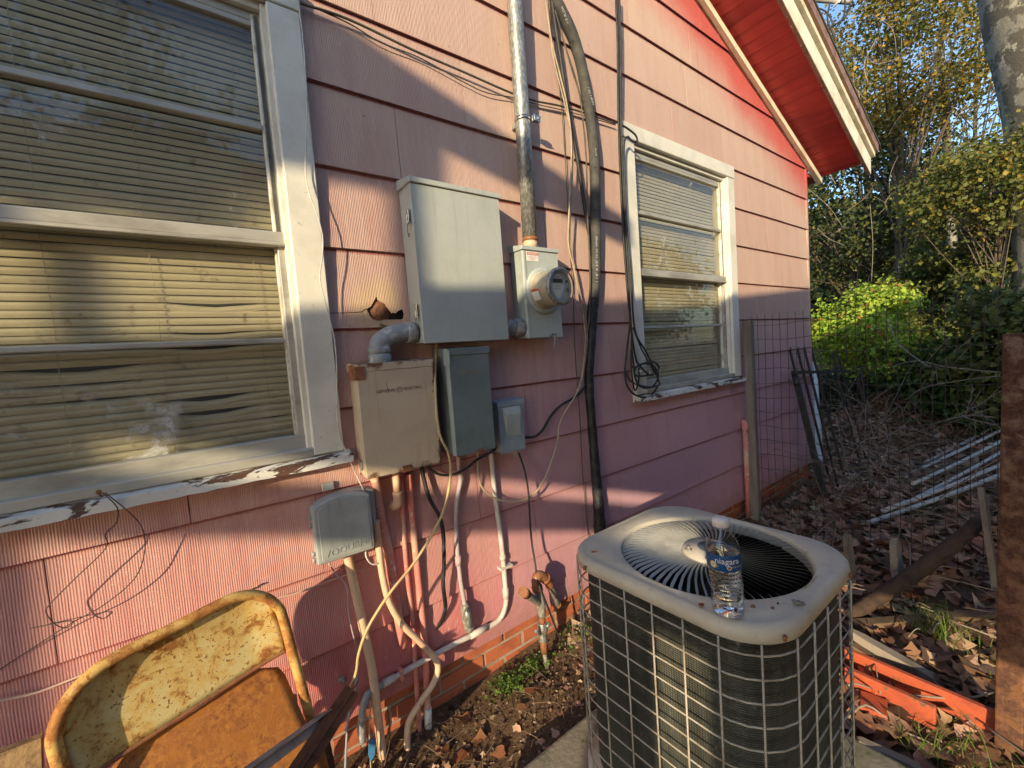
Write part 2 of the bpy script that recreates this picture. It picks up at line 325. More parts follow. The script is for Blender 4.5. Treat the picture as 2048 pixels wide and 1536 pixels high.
class B:
    """collects geometry in world coordinates, then links it as one mesh"""
    def __init__(s): s.v = []; s.f = []; s.sm = []
    def add(s, v, f, sm=False):
        k = len(s.v); s.v += [Vector(a) for a in v]; s.f += [tuple(i+k for i in q) for q in f]; s.sm += [sm]*len(f); return s
    def box(s, x0, x1, y0, y1, z0, z1):
        return s.add([(x0,y0,z0),(x1,y0,z0),(x1,y1,z0),(x0,y1,z0),(x0,y0,z1),(x1,y0,z1),(x1,y1,z1),(x0,y1,z1)],
                     [(0,3,2,1),(4,5,6,7),(0,1,5,4),(1,2,6,5),(2,3,7,6),(3,0,4,7)])
    def prism(s, poly, off):                          # poly: points of one face; off: vector to the other face
        n = len(poly); a = [Vector(p) for p in poly]; b = [p+Vector(off) for p in a]
        return s.add(a+b, [tuple(range(n)), tuple(range(2*n-1, n-1, -1))]+[(i, i+n, (i+1) % n+n, (i+1) % n) for i in range(n)])
    def beam(s, a, b, w, h, up=(0, 0, 1), taper=1.):
        a = Vector(a); b = Vector(b); t = (b-a).normalized(); up = Vector(up)
        if abs(t.dot(up)) > .97: up = Vector((0, 1, 0))
        x = t.cross(up).normalized(); y = x.cross(t)
        c = lambda p, k: [p+x*w/2*k*i+y*h/2*k*j for i, j in ((-1,-1),(1,-1),(1,1),(-1,1))]
        return s.add(c(a, 1)+c(b, taper), [(0,1,2,3),(7,6,5,4)]+[(i, i+4, (i+1) % 4+4, (i+1) % 4) for i in range(4)])
    def tube(s, pts, r, seg=10, smooth=True, n=None, jit=0., closed=False, caps=True):
        pts = [Vector(p) for p in pts]
        rr = r if isinstance(r, (list, tuple)) else [r]*len(pts)
        if smooth and len(pts) > 2:
            out = []; ro = []; k = len(pts); n = n or 6
            rng_ = range(k if closed else k-1)
            for i in rng_:
                if closed: p0, p1, p2, p3 = pts[(i-1) % k], pts[i], pts[(i+1) % k], pts[(i+2) % k]; ra, rb = rr[i], rr[(i+1) % k]
                else: p0, p1, p2, p3 = pts[max(i-1, 0)], pts[i], pts[i+1], pts[min(i+2, k-1)]; ra, rb = rr[i], rr[i+1]
                for j in range(n):
                    t = j/n; out.append(.5*((2*p1)+(p2-p0)*t+(2*p0-5*p1+4*p2-p3)*t*t+(3*p1-p0-3*p2+p3)*t**3)); ro.append(ra+(rb-ra)*t)
            if not closed: out.append(pts[-1]); ro.append(rr[-1])
            pts, rr = out, ro
        N = len(pts); ts = []
        for i in range(N):
            a = pts[(i-1) % N] if closed else pts[max(i-1, 0)]; b = pts[(i+1) % N] if closed else pts[min(i+1, N-1)]
            d = b-a; ts.append(d.normalized() if d.length > 1e-9 else Vector((0, 0, 1)))
        x = ts[0].orthogonal().normalized(); vs = []
        for i in range(N):
            x = (x-ts[i]*x.dot(ts[i])); x = x.normalized() if x.length > 1e-6 else ts[i].orthogonal().normalized(); y = ts[i].cross(x)
            for j in range(seg):
                a = 2*PI*j/seg; k = rr[i]*(1+jit*random.uniform(-1, 1)); vs.append(pts[i]+x*math.cos(a)*k+y*math.sin(a)*k)
        fs = []
        for i in range(N if closed else N-1):
            i2 = (i+1) % N
            for j in range(seg): fs.append((i*seg+j, i*seg+(j+1) % seg, i2*seg+(j+1) % seg, i2*seg+j))
        s.add(vs, fs, True)
        if not closed and caps:
            k = len(s.v)-len(vs); s.f.append(tuple(k+j for j in range(seg-1, -1, -1))); s.f.append(tuple(k+(N-1)*seg+j for j in range(seg))); s.sm += [False, False]
        return s
    def lathe(s, c, prof, seg=32, axis='z', sm=True, cap=True):
        c = Vector(c); vs = []
        for r, h in prof:
            for j in range(seg):
                a = 2*PI*j/seg
                q = (r*math.cos(a), r*math.sin(a), h) if axis == 'z' else ((r*math.cos(a), -h, r*math.sin(a)) if axis == 'y' else (h, r*math.cos(a), r*math.sin(a)))
                vs.append(c+Vector(q))
        fs = [(i*seg+j, i*seg+(j+1) % seg, (i+1)*seg+(j+1) % seg, (i+1)*seg+j) for i in range(len(prof)-1) for j in range(seg)]
        k = len(s.v); s.add(vs, fs, sm)
        if cap and prof[0][0] > 1e-5: s.f.append(tuple(k+j for j in range(seg-1, -1, -1))); s.sm.append(False)
        if cap and prof[-1][0] > 1e-5: s.f.append(tuple(k+(len(prof)-1)*seg+j for j in range(seg))); s.sm.append(False)
        return s
    def build(s, name, mat, parent=None, bevel=0., seg=1):
        if parent is not None:
            c = Vector((0, 0, 0))
            for q in s.v: c += q
            c /= len(s.v)
        else: c = sum((q for q in s.v), Vector((0, 0, 0)))/len(s.v)
        me = bpy.data.meshes.new(name); me.from_pydata([tuple(q-c) for q in s.v], [], s.f); me.update()
        me.polygons.foreach_set('use_smooth', s.sm)
        if bevel:
            bm = bmesh.new(); bm.from_mesh(me); bmesh.ops.remove_doubles(bm, verts=bm.verts, dist=1e-5)
            es = [e for e in bm.edges if len(e.link_faces) == 2 and e.calc_face_angle(0) > .5]
            bmesh.ops.bevel(bm, geom=es, offset=bevel, segments=seg, profile=.6, affect='EDGES', clamp_overlap=True)
            bmesh.ops.recalc_face_normals(bm, faces=bm.faces); bm.to_mesh(me); bm.free()
        else:
            bm = bmesh.new(); bm.from_mesh(me); bmesh.ops.recalc_face_normals(bm, faces=bm.faces); bm.to_mesh(me); bm.free()
        me.materials.append(M[mat]); o = bpy.data.objects.new(name, me); return _reg(o, parent, c)
def box(name, x0, x1, y0, y1, z0, z1, mat, parent=None, bevel=.0015, seg=1): return B().box(x0, x1, y0, y1, z0, z1).build(name, mat, parent, bevel, seg)
def lettering(txt, size, origin, xdir, ydir, mat, parent, depth=.0006, name='lettering', bend=None, align='CENTER'):
    cu = bpy.data.curves.new('t', 'FONT'); cu.body = txt; cu.size = size; cu.align_x = align; cu.align_y = 'CENTER'; cu.extrude = depth; cu.resolution_u = 3
    ob = bpy.data.objects.new('t', cu); COL.objects.link(ob); bpy.context.view_layer.update()
    me = bpy.data.meshes.new_from_object(ob.evaluated_get(bpy.context.evaluated_depsgraph_get())); bpy.data.objects.remove(ob); bpy.data.curves.remove(cu)
    xd = Vector(xdir).normalized(); yd = Vector(ydir).normalized(); zd = xd.cross(yd); O = Vector(origin)
    for v in me.vertices:
        c = v.co.copy(); v.co = bend(c) if bend else xd*c.x+yd*c.y+zd*c.z
    me.materials.clear(); me.materials.append(M[mat]); o = bpy.data.objects.new(name, me); return _reg(o, parent, Vector((0, 0, 0)) if bend else O)
def cable(name, pts, r, mat, label, cat='cable', seg=8, jit=0., group=None, parent=None):
    o = B().tube(pts, r, seg, jit=jit).build(name, mat, parent)
    return tag(o, label, cat, group) if parent is None else o
def PP(lst, d): return [P(a[0], a[1], a[2] if len(a) > 2 else d) for a in lst]

# ================================================================ ground
gx = np.concatenate([np.linspace(-60, -3, 12)[:-1], np.arange(-3, 9, .08), np.linspace(9, 30, 50), np.linspace(34, 260, 12)])
gy = np.concatenate([np.linspace(-160, -6, 14)[:-1], np.arange(-6, 2.5, .08), np.linspace(2.6, 20, 40), np.linspace(24, 160, 10)])
GX, GY = np.meshgrid(gx, gy)
def gh(x, y):
    x = np.asarray(x, float); y = np.asarray(y, float)
    h = .018*np.sin(x*5.1+y*2.3)*np.cos(y*4.3-x)+.012*np.sin(x*11+1)*np.sin(y*9.7)+.03*np.sin(x*.9+y*1.3)
    h = h-.03*np.exp(-((x-.65)**2/.1+(y+.12)**2/.03))
    pile = .50*np.exp(-(((x-7.6)/1.2)**2+((y+.15)/.75)**2)); far = np.clip((x-9)/14, 0, 1)*.7
    return GZ+h*.8+pile+far
GZm = gh(GX, GY); ny, nx = GX.shape
vs = np.stack([GX, GY, GZm], -1).reshape(-1, 3)
ii = np.arange(nx*ny).reshape(ny, nx); fs = np.stack([ii[:-1, :-1], ii[:-1, 1:], ii[1:, 1:], ii[1:, :-1]], -1).reshape(-1, 4)
g = mesh_obj('ground', vs.tolist(), fs.tolist(), 'ground', None, True); tag(g, kind='structure')

# ================================================================ house
house = thing('house', 'pink house gable wall of lapped cement shingles with red soffit', 'house', (2, 0, GZ))
RK = lambda x: 1.435-.386*(x-4.856)                   # soffit height over x
LAP, Z0, NR = .2634, .129, 9
WIN = [(-.814, .392), (1.957, 3.163)]; WZ0, WZ1 = -.285, 1.182
XL, XR = -2.2, 4.565
offs = {5: .199, 4: .03, 3: .378, 2: .081, 1: .159, 0: .0815, -1: .35, -2: .581, -3: .296, -4: .589, -5: .02}
def shingle_mesh(polys, zb, xa, xb):
    b = B()
    for pl in polys:
        yy = lambda z: -.0035-.0135*(1-min(max((z-zb)/(LAP+.03), 0), 1))
        f = [Vector((x, yy(z), z)) for x, z in pl]; k = [Vector((x, yy(z)+.0055, z)) for x, z in pl]; n = len(f)
        b.add(f+k, [tuple(range(n)), tuple(range(2*n-1, n-1, -1))]+[(i, i+n, (i+1) % n+n, (i+1) % n) for i in range(n)])
    return b
def clip(poly, fn):                                   # keep fn(p) <= 0
    out = []
    for i in range(len(poly)):
        a, b_ = poly[i], poly[(i+1) % len(poly)]; fa, fb = fn(a), fn(b_)
        if fa <= 0: out.append(a)
        if (fa < 0 < fb) or (fb < 0 < fa): t = fa/(fa-fb); out.append((a[0]+(b_[0]-a[0])*t, a[1]+(b_[1]-a[1])*t))
    return out
HOLE = (.555, .70, .129, .245)
for k in range(-5, NR):
    zb = Z0+LAP*k; zt = zb+LAP+.028; off = offs.get(k, random.random()*.6)
    x = off-.609*5
    while x < XR:
        a, c = max(x+.0012, XL), min(x+.609-.0012, XR); x += .609
        if c-a < .02: continue
        dz = random.uniform(-.0015, .0015); pol = [[(a, zb+dz), (c, zb+dz+random.uniform(-.001, .001)), (c, zt), (a, zt)]]
        for (wx0, wx1) in WIN:
            ox0, ox1, oz0, oz1 = wx0+.03, wx1-.03, WZ0+.015, WZ1-.03; nw = []
            for p in pol:
                nw += [clip(p, lambda q: q[0]-ox0), clip(p, lambda q: ox1-q[0])]
                mid = clip(clip(p, lambda q: ox0-q[0]), lambda q: q[0]-ox1)
                if mid: nw += [clip(mid, lambda q: q[1]-oz0), clip(mid, lambda q: oz1-q[1])]
            pol = [p for p in nw if len(p) > 2]
        if k == 0 and a < .60 < c:                    # the shingle broken open over the mud nest
            jag = [(.520, .190, .193), (.526, .172, .197), (.535, .160, .202), (.546, .151, .219), (.559, .146, .238), (.563, .146, .224), (.575, .147, .217), (.588, .150, .211), (.592, .152, .201), (.602, .150, .188),
                   (.608, .149, .178), (.614, .151, .181), (.622, .150, .178), (.631, .152, .186), (.640, .154, .190), (.650, .160, .193), (.655, .176, .178)]
            x0_, x1_ = jag[0][0], jag[-1][0]; nw = []
            for p in pol:
                l_ = clip(p, lambda q: q[0]-x0_); r_ = clip(p, lambda q: x1_-q[0]); nw += [q for q in (l_, r_) if len(q) > 2]
                m_ = clip(clip(p, lambda q: x0_-q[0]), lambda q: q[0]-x1_)
                if m_:
                    top = max(q[1] for q in m_); bot = min(q[1] for q in m_)
                    for i in range(len(jag)-1):
                        j0, j1 = jag[i], jag[i+1]; nw.append([(j0[0], j0[2]), (j1[0], j1[2]), (j1[0], top), (j0[0], top)])
                        if j0[0] < .552 or j0[0] > .60: nw.append([(j0[0], bot), (j1[0], bot), (j1[0], j1[1]), (j0[0], j0[1])])
            pol = nw
        pol = [clip(p, lambda q: q[1]-(RK(q[0])-.05)) for p in pol]; pol = [p for p in pol if len(p) > 2]
        if not pol: continue
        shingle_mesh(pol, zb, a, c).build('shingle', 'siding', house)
# broken edge debris and nest behind it
B().lathe((.565, .0015, .188), [(.0001, .014), (.012, .0135), (.022, .011), (.0235, .009), (.033, .007), (.0345, .005), (.042, .002), (.047, -.004)], 24, 'y').build('mud_nest', 'nest', house)
B().prism([(.50, .0030, .120), (.68, .0030, .120), (.68, .0030, .26), (.50, .0030, .26)], (0, .0009, 0)).build('wall_cavity', 'hole', house)
B().tube([(.395, -.0150, .179), (.45, -.0150, .180), (.500, -.0147, .183), (.512, -.0143, .191), (.524, -.0142, .194)], .0011, 5, smooth=False).build('shingle_crack', 'hole', house)
for i in range(6):
    a = (.553+.018*i, .136+random.uniform(-.006, .008)); B().prism([(a[0], -.018, a[1]), (a[0]+.016, -.017, a[1]-.008), (a[0]+.021, -.012, a[1]+.010), (a[0]+.004, -.011, a[1]+.014)], (0, .003, 0)).build('shingle_shard', 'siding' if i % 3 else 'mat', house)
# sheathing round the openings, house body
sb = B(); xs = [XL, WIN[0][0]+.03, WIN[0][1]-.03, WIN[1][0]+.03, WIN[1][1]-.03, XR-.01]
for i in range(5):
    a, c = xs[i], xs[i+1]
    top = lambda x: RK(x)-.02 if x > -1.0 else RK(-1.0)-.02
    if i in (1, 3):
        sb.box(a, c, .004, .10, -1.2, WZ0+.015)
        sb.prism([(a, .004, WZ1-.03), (c, .004, WZ1-.03), (c, .004, top(c)), (a, .004, top(a))], (0, .096, 0))
    else: sb.prism([(a, .004, -1.2), (c, .004, -1.2), (c, .004, top(c)), (a, .004, top(a))], (0, .096, 0))
sb.build('sheathing', 'sheath', house)
# rooms' dark inner shell
rm = B(); rm.box(XL, XR-.05, .9, .95, -1.2, RK(XR)-.1); rm.box(XL, XR-.05, .1, .9, -1.0, -.98); rm.box(XL, XR-.05, .1, .9, 1.30, 1.32); rm.box(XL, XL+.05, .1, .9, -1.2, 1.3); rm.build('room_wall', 'room', house)
# side walls with shingles as one far face
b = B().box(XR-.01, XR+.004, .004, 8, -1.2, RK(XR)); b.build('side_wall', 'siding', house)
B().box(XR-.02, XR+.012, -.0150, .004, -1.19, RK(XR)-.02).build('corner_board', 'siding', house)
# foundation bricks
B().box(XL, XR-.03, .035, .12, -1.75, -1.186).build('mortar_bed', 'mortar', house)
br = None
for r in range(6):
    z = -1.195-.0685*(r+1)+.004; x = -1.3+(r % 2)*.105
    while x < XR-.21:
        dy = random.uniform(-.004, .003)
        if br is None:
            br = B().box(-.0985, .0985, -.045, .045, -.0285, .0285).build('brick', 'brick', house, .003); bm_ = br.data; o = br; _l = Vector((x+.1, .075+dy, z+.03)); br.location = _l-WL['house']
        else: o = mesh_obj('brick', 0, 0, 0, house, loc=(x+.1, .075+dy, z+.03+random.uniform(-.002, .002)), mesh=bm_)
        o.rotation_euler = (0, random.uniform(-.006, .006), random.uniform(-.01, .01)); x += .2095
b = B().box(XR-.11, XR-.01, .03, 8, -1.75, -1.19); b.build('side_foundation', 'brick', house)

def window(x0, x1, name):
    w = B()
    z0, z1 = WZ0, WZ1
    # jamb frame
    for a, c in ((x0+.03, x0+.10), (x1-.10, x1-.03)): w.box(a, c, -.008, .12, z0+.015, z1-.09)
    w.box(x0+.03, x1-.03, -.008, .12, z1-.095, z1-.03); w.box(x0+.03, x1-.03, .0, .12, z0+.012, z0+.045)
    W_ = w.build('window', 'alum', house, .002)
    # casing boards
    box('casing', x0, x0+.092, -.036, -.004, z0+.012, z1-.085, 'trim', W_, .003); box('casing', x1-.092, x1, -.036, -.004, z0+.012, z1-.085, 'trim', W_, .003)
    box('head_casing', x0-.006, x1+.004, -.038, -.004, z1-.082, z1, 'trim', W_, .003)
    # sill, uneven and peeling
    sl = B(); n = 40; pr = []
    for i in range(n+1):
        xx = x0-.012+(x1-x0+.032)*i/n; j = random.uniform(-.0025, .0015)
        pr.append([(xx, .05, -.262), (xx, -.045+j*.2, -.280+j*.5), (xx, -.060-j*.4, -.284+j*.4), (xx, -.061+j*.4, -.310+j*.7), (xx, -.010, -.312), (xx, .05, -.312)])
    vs_ = [q for p in pr for q in p]; k = 6
    fs_ = [(i*k+j, i*k+(j+1) % k, (i+1)*k+(j+1) % k, (i+1)*k+j) for i in range(n) for j in range(k)]+[tuple(range(k)), tuple(n*k+j for j in range(k-1, -1, -1))]
    sl.add(vs_, fs_); sl.build('sill', 'sill', W_)
    gx0, gx1 = x0+.13, x1-.13
    # stops stepping in to the glass
    for a, c, y in ((x0+.088, x0+.106, -.018), (x1-.106, x1-.088, -.018), (x0+.1, x0+.125, .006), (x1-.125, x1-.1, .006)):
        box('stop', a, c, y, .05, -.268, 1.098 if y < 0 else 1.084, 'trim' if y < 0 else 'alum', W_, .002)
    box('head_stop', x0+.09, x1-.09, -.012, .05, 1.078, 1.105, 'trim', W_, .002); box('head_stop', x0+.10, x1-.10, .008, .05, 1.052, 1.077, 'alum', W_, .002)
    box('sub_sill', x0+.09, x1-.09, -.035, .05, -.275, -.247, 'alum', W_, .003)
    # upper sash set out, lower sash set in
    for (za, zb_, y) in ((.432, 1.05, .018), (-.205, .392, .034)):
        for a, c in ((gx0-.022, gx0), (gx1, gx1+.022)): box('sash_stile', a, c, y-.012, y+.012, za-.03, zb_+.02, 'putty', W_, .002)
    box('meeting_rail', x0+.102, x1-.102, -.006, .046, .396, .430, 'alum', W_, .004, 2)
    box('meeting_rail_lip', x0+.106, x1-.106, -.012, .02, .386, .3955, 'alum', W_, .002)
    box('bottom_rail', gx0-.03, gx1+.03, .0, .05, -.246, -.205, 'alum', W_, .003)
    box('top_rail', gx0-.022, gx1+.022, .008, .046, 1.036, 1.052, 'alum', W_, .002)
    box('muntin', gx0, gx1, .002, .03, .732, .750, 'alum', W_, .003); box('muntin', gx0, gx1, .02, .048, .090, .106, 'alum', W_, .003)
    for (za, zb_, y) in ((.750, 1.037, .0205), (.431, .732, .0205), (.106, .390, .0365), (-.206, .090, .0365)):
        box('pane', gx0-.004, gx1+.004, y, y+.003, za, zb_, 'glass', W_, 0)
    return W_
wl_ = window(*WIN[0], 'l'); wr_ = window(*WIN[1], 'r')

def blind(x0, x1, label, bent, cords, group=None):
    gx0, gx1 = x0+.115, x1-.115
    t = thing('venetian_blind', label, 'window blind', ((x0+x1)/2, .075, -.2), 'yellowed venetian blinds')
    pitch = .0213; z = 1.085; i = 0; base = None; nseg = 16
    box('head_rail', gx0, gx1, .055, .085, 1.075, 1.10, 'slat', t)
    def slat(bend):
        b = B(); rows = []
        cs = [(-.0125, -.0065), (-.0040, .0022), (.0, .0034), (.004, .0022), (.0125, -.0065)]
        n = nseg if bend else 1
        for s in range(n+1):
            u = s/n; xx = gx0+(gx1-gx0)*u; dz, dy, sg = (0, 0, 0)
            for (c_, w_, a_, r_) in (bend or []):
                k = max(0, 1-((xx-c_)/w_)**2)**2; dz += a_*k; sg += r_*k
            r = []
            for q, h in cs:                            # slat nearly closed, room-side edge down
                ang = 1.12+sg; r.append((xx, math.cos(ang)*q-math.sin(ang)*h, math.sin(ang)*q+math.cos(ang)*h*.3+dz))
            rows.append(r)
        V = [q for r in rows for q in r]; k = 5
        F_ = [(a*k+j, (a+1)*k+j, (a+1)*k+j+1, a*k+j+1) for a in range(n) for j in range(k-1)]
        b.add(V, F_, True); return b
    me0 = None
    while z > -.225:
        bd = bent.get(i); zz = z+random.uniform(-.0008, .0008)
        if bd or me0 is None:
            bb = slat(bd or []); me = bpy.data.meshes.new('slat'); me.from_pydata([tuple(q) for q in bb.v], [], bb.f); me.polygons.foreach_set('use_smooth', [True]*len(bb.f)); me.materials.append(M['slat'])
            if not bd: me0 = me
        else: me = me0
        o = mesh_obj('slat', 0, 0, 0, t, loc=(0, .072, zz), mesh=me)
        if i % 7 == 3: o.rotation_euler = (0, random.uniform(-.003, .003), 0)
        z -= pitch*(1+.0*i); i += 1
    for c_ in cords:
        B().tube([(c_+.002*math.sin(j*2.1), .0575, 1.07-j*.13) for j in range(11)], .0009, 5).build('cord', 'cord', t)
    return t
# the bent slats leave dark gaps
def B_(c, w, a, r): return [(c, w, a, r)]
bentL = {40: B_(.08, .10, -.004, .25), 41: B_(.09, .13, -.014, .1), 44: B_(.08, .1, -.004, .1), 45: B_(.07, .14, -.012, .1), 47: B_(.06, .15, -.012, .1),
         24: [], 51: B_(-.20, .16, -.006, 0), 54: B_(.05, .14, -.017, .1), 56: B_(.06, .13, -.016, .1), 49: B_(-.22, .16, -.013, .0), 58: B_(.22, .06, -.006, .2), 53: B_(-.18, .2, -.007, 0)}
bentL = {k: v for k, v in bentL.items() if v}
blind(*WIN[0], 'wide yellowed blind with bent slats behind the big left window', bentL, (-.55, -.25, -.045, .205))
blind(*WIN[1], 'yellowed closed blind behind the far right window', {}, (2.25, 2.52, 2.86))
# dead leaf and pointed wedge lying inside the left window's bottom pane
# ---- rake: frieze, soffit boards, barge boards, roof
def rakeboard(name, xa, xb, dz0, dz1, y0, y1, mat, jit=0.):
    n = 18; b = B(); v = []
    for i in range(n+1):
        x = xa+(xb-xa)*i/n; j = random.uniform(-jit, jit); z = RK(x); v += [(x, y0, z+dz0+j), (x, y1, z+dz0+j), (x, y1, z+dz1), (x, y0, z+dz1)]
    f = [(i*4+j, i*4+(j+1) % 4, (i+1)*4+(j+1) % 4, (i+1)*4+j) for i in range(n) for j in range(4)]+[(0, 1, 2, 3), (n*4+3, n*4+2, n*4+1, n*4)]
    return b.add(v, f).build(name, mat, house)
rakeboard('frieze_moulding', .6, 4.83, -.092, -.045, -.052, -.012, 'rake', .0012)
rakeboard('frieze_shadow_strip', .6, 4.555, -.101, -.093, -.026, -.010, 'brownrake', .003)
rakeboard('frieze_board', .6, 4.84, -.046, .0, -.034, .0, 'brownrake')  # upper frieze, its shade put into a brown colour
x = .6; i = 0
while x < 4.87:
    w = .088
    x2 = min(x+w, 4.875)
    B().prism([(x+.0015, -.335, RK(x)), (x2-.0015, -.335, RK(x2)), (x2-.0015, .0, RK(x2)), (x+.0015, .0, RK(x))], (0, 0, .014+random.uniform(0, .003))).build('soffit_board', 'soffit', house); x += w
rakeboard('barge_board', .3, 5.02, -.012, .125, -.362, -.335, 'rake')
rakeboard('barge_underside', .3, 5.0, -.018, -.0125, -.360, -.336, 'brownrake', .0008)
rakeboard('barge_groove', .3, 5.03, .126, .150, -.352, -.335, 'roofmetal')
rakeboard('barge_trim', .3, 5.06, .151, .190, -.384, -.345, 'rake')
rakeboard('drip_edge', .3, 5.08, .191, .265, -.404, -.37, 'brownrake', .001)
b = B()
b.prism([(-1.0, -.41, RK(-1.0)+.27), (5.12, -.41, RK(5.12)+.266), (5.12, -.41, RK(5.12)+.285), (-1.0, -.41, RK(-1.0)+.289)], (0, 8.9, 0))
b.prism([(-1.0, -.41, RK(-1.0)+.27), (-6.2, -.41, RK(-1.0)+.27-2.0), (-6.2, -.41, RK(-1.0)+.289-2.0), (-1.0, -.41, RK(-1.0)+.289)], (0, 8.9, 0))
b.build('roof', 'roof', house)
B().box(4.565, 4.9, .0, 8, RK(4.9)-.02, RK(4.9)).build('eave_soffit', 'soffit', house)
# loose wires hanging off the roof edge by the service mast
mp_ = D(1690, -30, 3.0)
b = thing('service_drop', 'pale weatherhead arm with dangling black wires above the roof edge', 'service drop', D(1660, 10, 3.3))
B().tube([D(1590, -8, 3.3), D(1640, 0, 3.3), D(1700, 4, 3.3)], .018, 10).build('arm', 'roofmetal', b)
B().beam(D(1672, 10, 3.28), D(1690, -16, 3.28), .05, .008).build('strap', 'white', b)
for k, pt in enumerate([[(1612, 12), (1650, 22), (1665, 50), (1645, 70)], [(1660, 5), (1655, 40), (1668, 75), (1650, 100)], [(1700, 8), (1690, 35), (1660, 55), (1650, 66)], [(1690, -5), (1688, 30), (1670, 58)]]):
    B().tube([D(a, c, 3.25) for a, c in pt], .006, 6).build('wire', 'black', b)

# ================================================================ wall equipment
def enclosure(name, label, x0, x1, z0, z1, d, mat, lid=.02, lidout=.006, group=None):
    t = thing(name, label, 'electrical box', ((x0+x1)/2, -d/2, z0), group)
    box('case', x0+.002, x1-.002, -d+.004, -.014, z0+.002, z1-.001, mat, t, .002)
    box('door', x0, x1, -d-.002, -d+.0035, z0, z1-lid, mat, t, .0015)
    return t
BX = (.674, 1.047, .061, .628, .112)
t = enclosure('breaker_panel', 'large pale grey breaker panel in the middle of the wall', *BX, 'boxgrey', .018)
B().prism([(.668, -.121, .612), (.668, -.121, .630), (.668, .0-.014, .648), (.668, -.014, .612)], (.386, 0, 0)).build('rain_lid', 'boxgrey', t, .0015)
for zc in (.50, .175):
    B().box(.664, .672, -.098, -.082, zc-.02, zc+.025).box(.660, .665, -.094, -.086, zc-.03, zc+.01).build('latch', 'chrome', t, .001)
    B().tube([(.662, -.092, zc-.022), (.657, -.098, zc-.05), (.662, -.094, zc-.07), (.666, -.092, zc-.055)], .0018, 6).build('latch_wire', 'oldgalv', t)
t = enclosure('meter_socket_box', 'narrow grey meter box right of the large panel', 1.159, 1.360, .062, .444, .098, 'metergrey', .016)
B().prism([(1.154, -.106, .43), (1.154, -.106, .446), (1.154, -.014, .462), (1.154, -.014, .43)], (.212, 0, 0)).build('rain_lid', 'metergrey', t, .0015)
box('side_flange', 1.163, 1.171, -.103, -.100, .066, .425, 'metergrey', t, 0)
box('warning_sticker', 1.180, 1.245, -.1015, -.1003, .385, .424, 'white', t, 0); box('sticker_header', 1.182, 1.243, -.1021, -.1016, .410, .422, 'redprint', t, 0)
lettering('DANGER', .012, (1.2125, -.1024, .416), (1, 0, 0), (0, 0, 1), 'white', t, .0001)
for j in range(3): box('sticker_line', 1.19, 1.235-.006*j, -.1019, -.1016, .402-.006*j, .4035-.006*j, 'redprint', t, 0)
B().lathe((1.262, -.099, .262), [(.0995, 0), (.0995, .010), (.090, .016), (.086, .016)], 40, 'y').build('meter_ring', 'metergrey', t)
B().box(1.278, 1.312, -.112, -.098, .068, .078).build('seal_hasp', 'oldgalv', t, .001)
B().tube([(1.292, -.112, .068), (1.297, -.116, .05), (1.292, -.112, .03), (1.295, -.112, .012)], .0022, 6).build('seal_wire', 'chrome', t)
# the meter itself
mt = thing('electric_meter', 'round glass electric meter plugged into the narrow grey box', 'electric meter', (1.262, -.115, .262))
mc = Vector((1.252, -.108, .262))
B().lathe(mc, [(.080, 0), (.080, .012), (.0735, .014), (.0725, .098)], 40, 'y').build('meter_base', 'metertan', mt)
B().lathe(mc, [(.0765, .016), (.0765, .108), (.072, .116), (.065, .1175), (.0001, .118)], 40, 'y').build('glass_cover', 'meterglass', mt)
B().lathe(mc, [(.0765, .105), (.0775, .109), (.0765, .114), (.071, .1195), (.068, .1195)], 40, 'y', True, False).build('cover_rim', 'galv', mt)
B().lathe(mc, [(.066, .099), (.066, .101)], 40, 'y').build('face_plate', 'face', mt)
fy = mc.y-.1025
B().prism([(mc.x-.047, fy, mc.z+.012), (mc.x-.037, fy, mc.z-.018), (mc.x-.012, fy, mc.z-.052), (mc.x+.002, fy, mc.z-.046), (mc.x+.026, fy, mc.z-.004), (mc.x+.026, fy, mc.z+.012)], (0, .0008, 0)).build('face_print', 'facelight', mt)
B().prism([(mc.x-.03, fy, mc.z+.036), (mc.x+.02, fy, mc.z+.036), (mc.x+.008, fy, mc.z+.050), (mc.x-.016, fy, mc.z+.050)], (0, .0008, 0)).build('face_print', 'facelight', mt)
box('display', mc.x-.034, mc.x+.018, fy-.0008, fy, mc.z+.016, mc.z+.031, 'lcd', mt, 0)
for q, (dx, dz) in enumerate(((.040, .022), (.043, -.012))):
    B().lathe((mc.x+dx, fy, mc.z+dz), [(.0085 if q else .005, 0), (.0085 if q else .005, .004)], 16, 'y').build('port', 'oldgalv' if q else 'lcd', mt)
lettering('FOCUS AX', .0065, (mc.x-.006, fy-.0012, mc.z+.040), (1, 0, 0), (0, 0, 1), 'greyprint', mt, .0001)
lettering('IIIII III II', .008, (mc.x-.010, fy-.0012, mc.z+.001), (1, 0, 0), (0, 0, 1), 'greyprint', mt, .0001)
lettering('240V 3W 60Hz', .006, (mc.x-.012, fy-.0012, mc.z-.010), (1, 0, 0), (0, 0, 1), 'greyprint', mt, .0001)
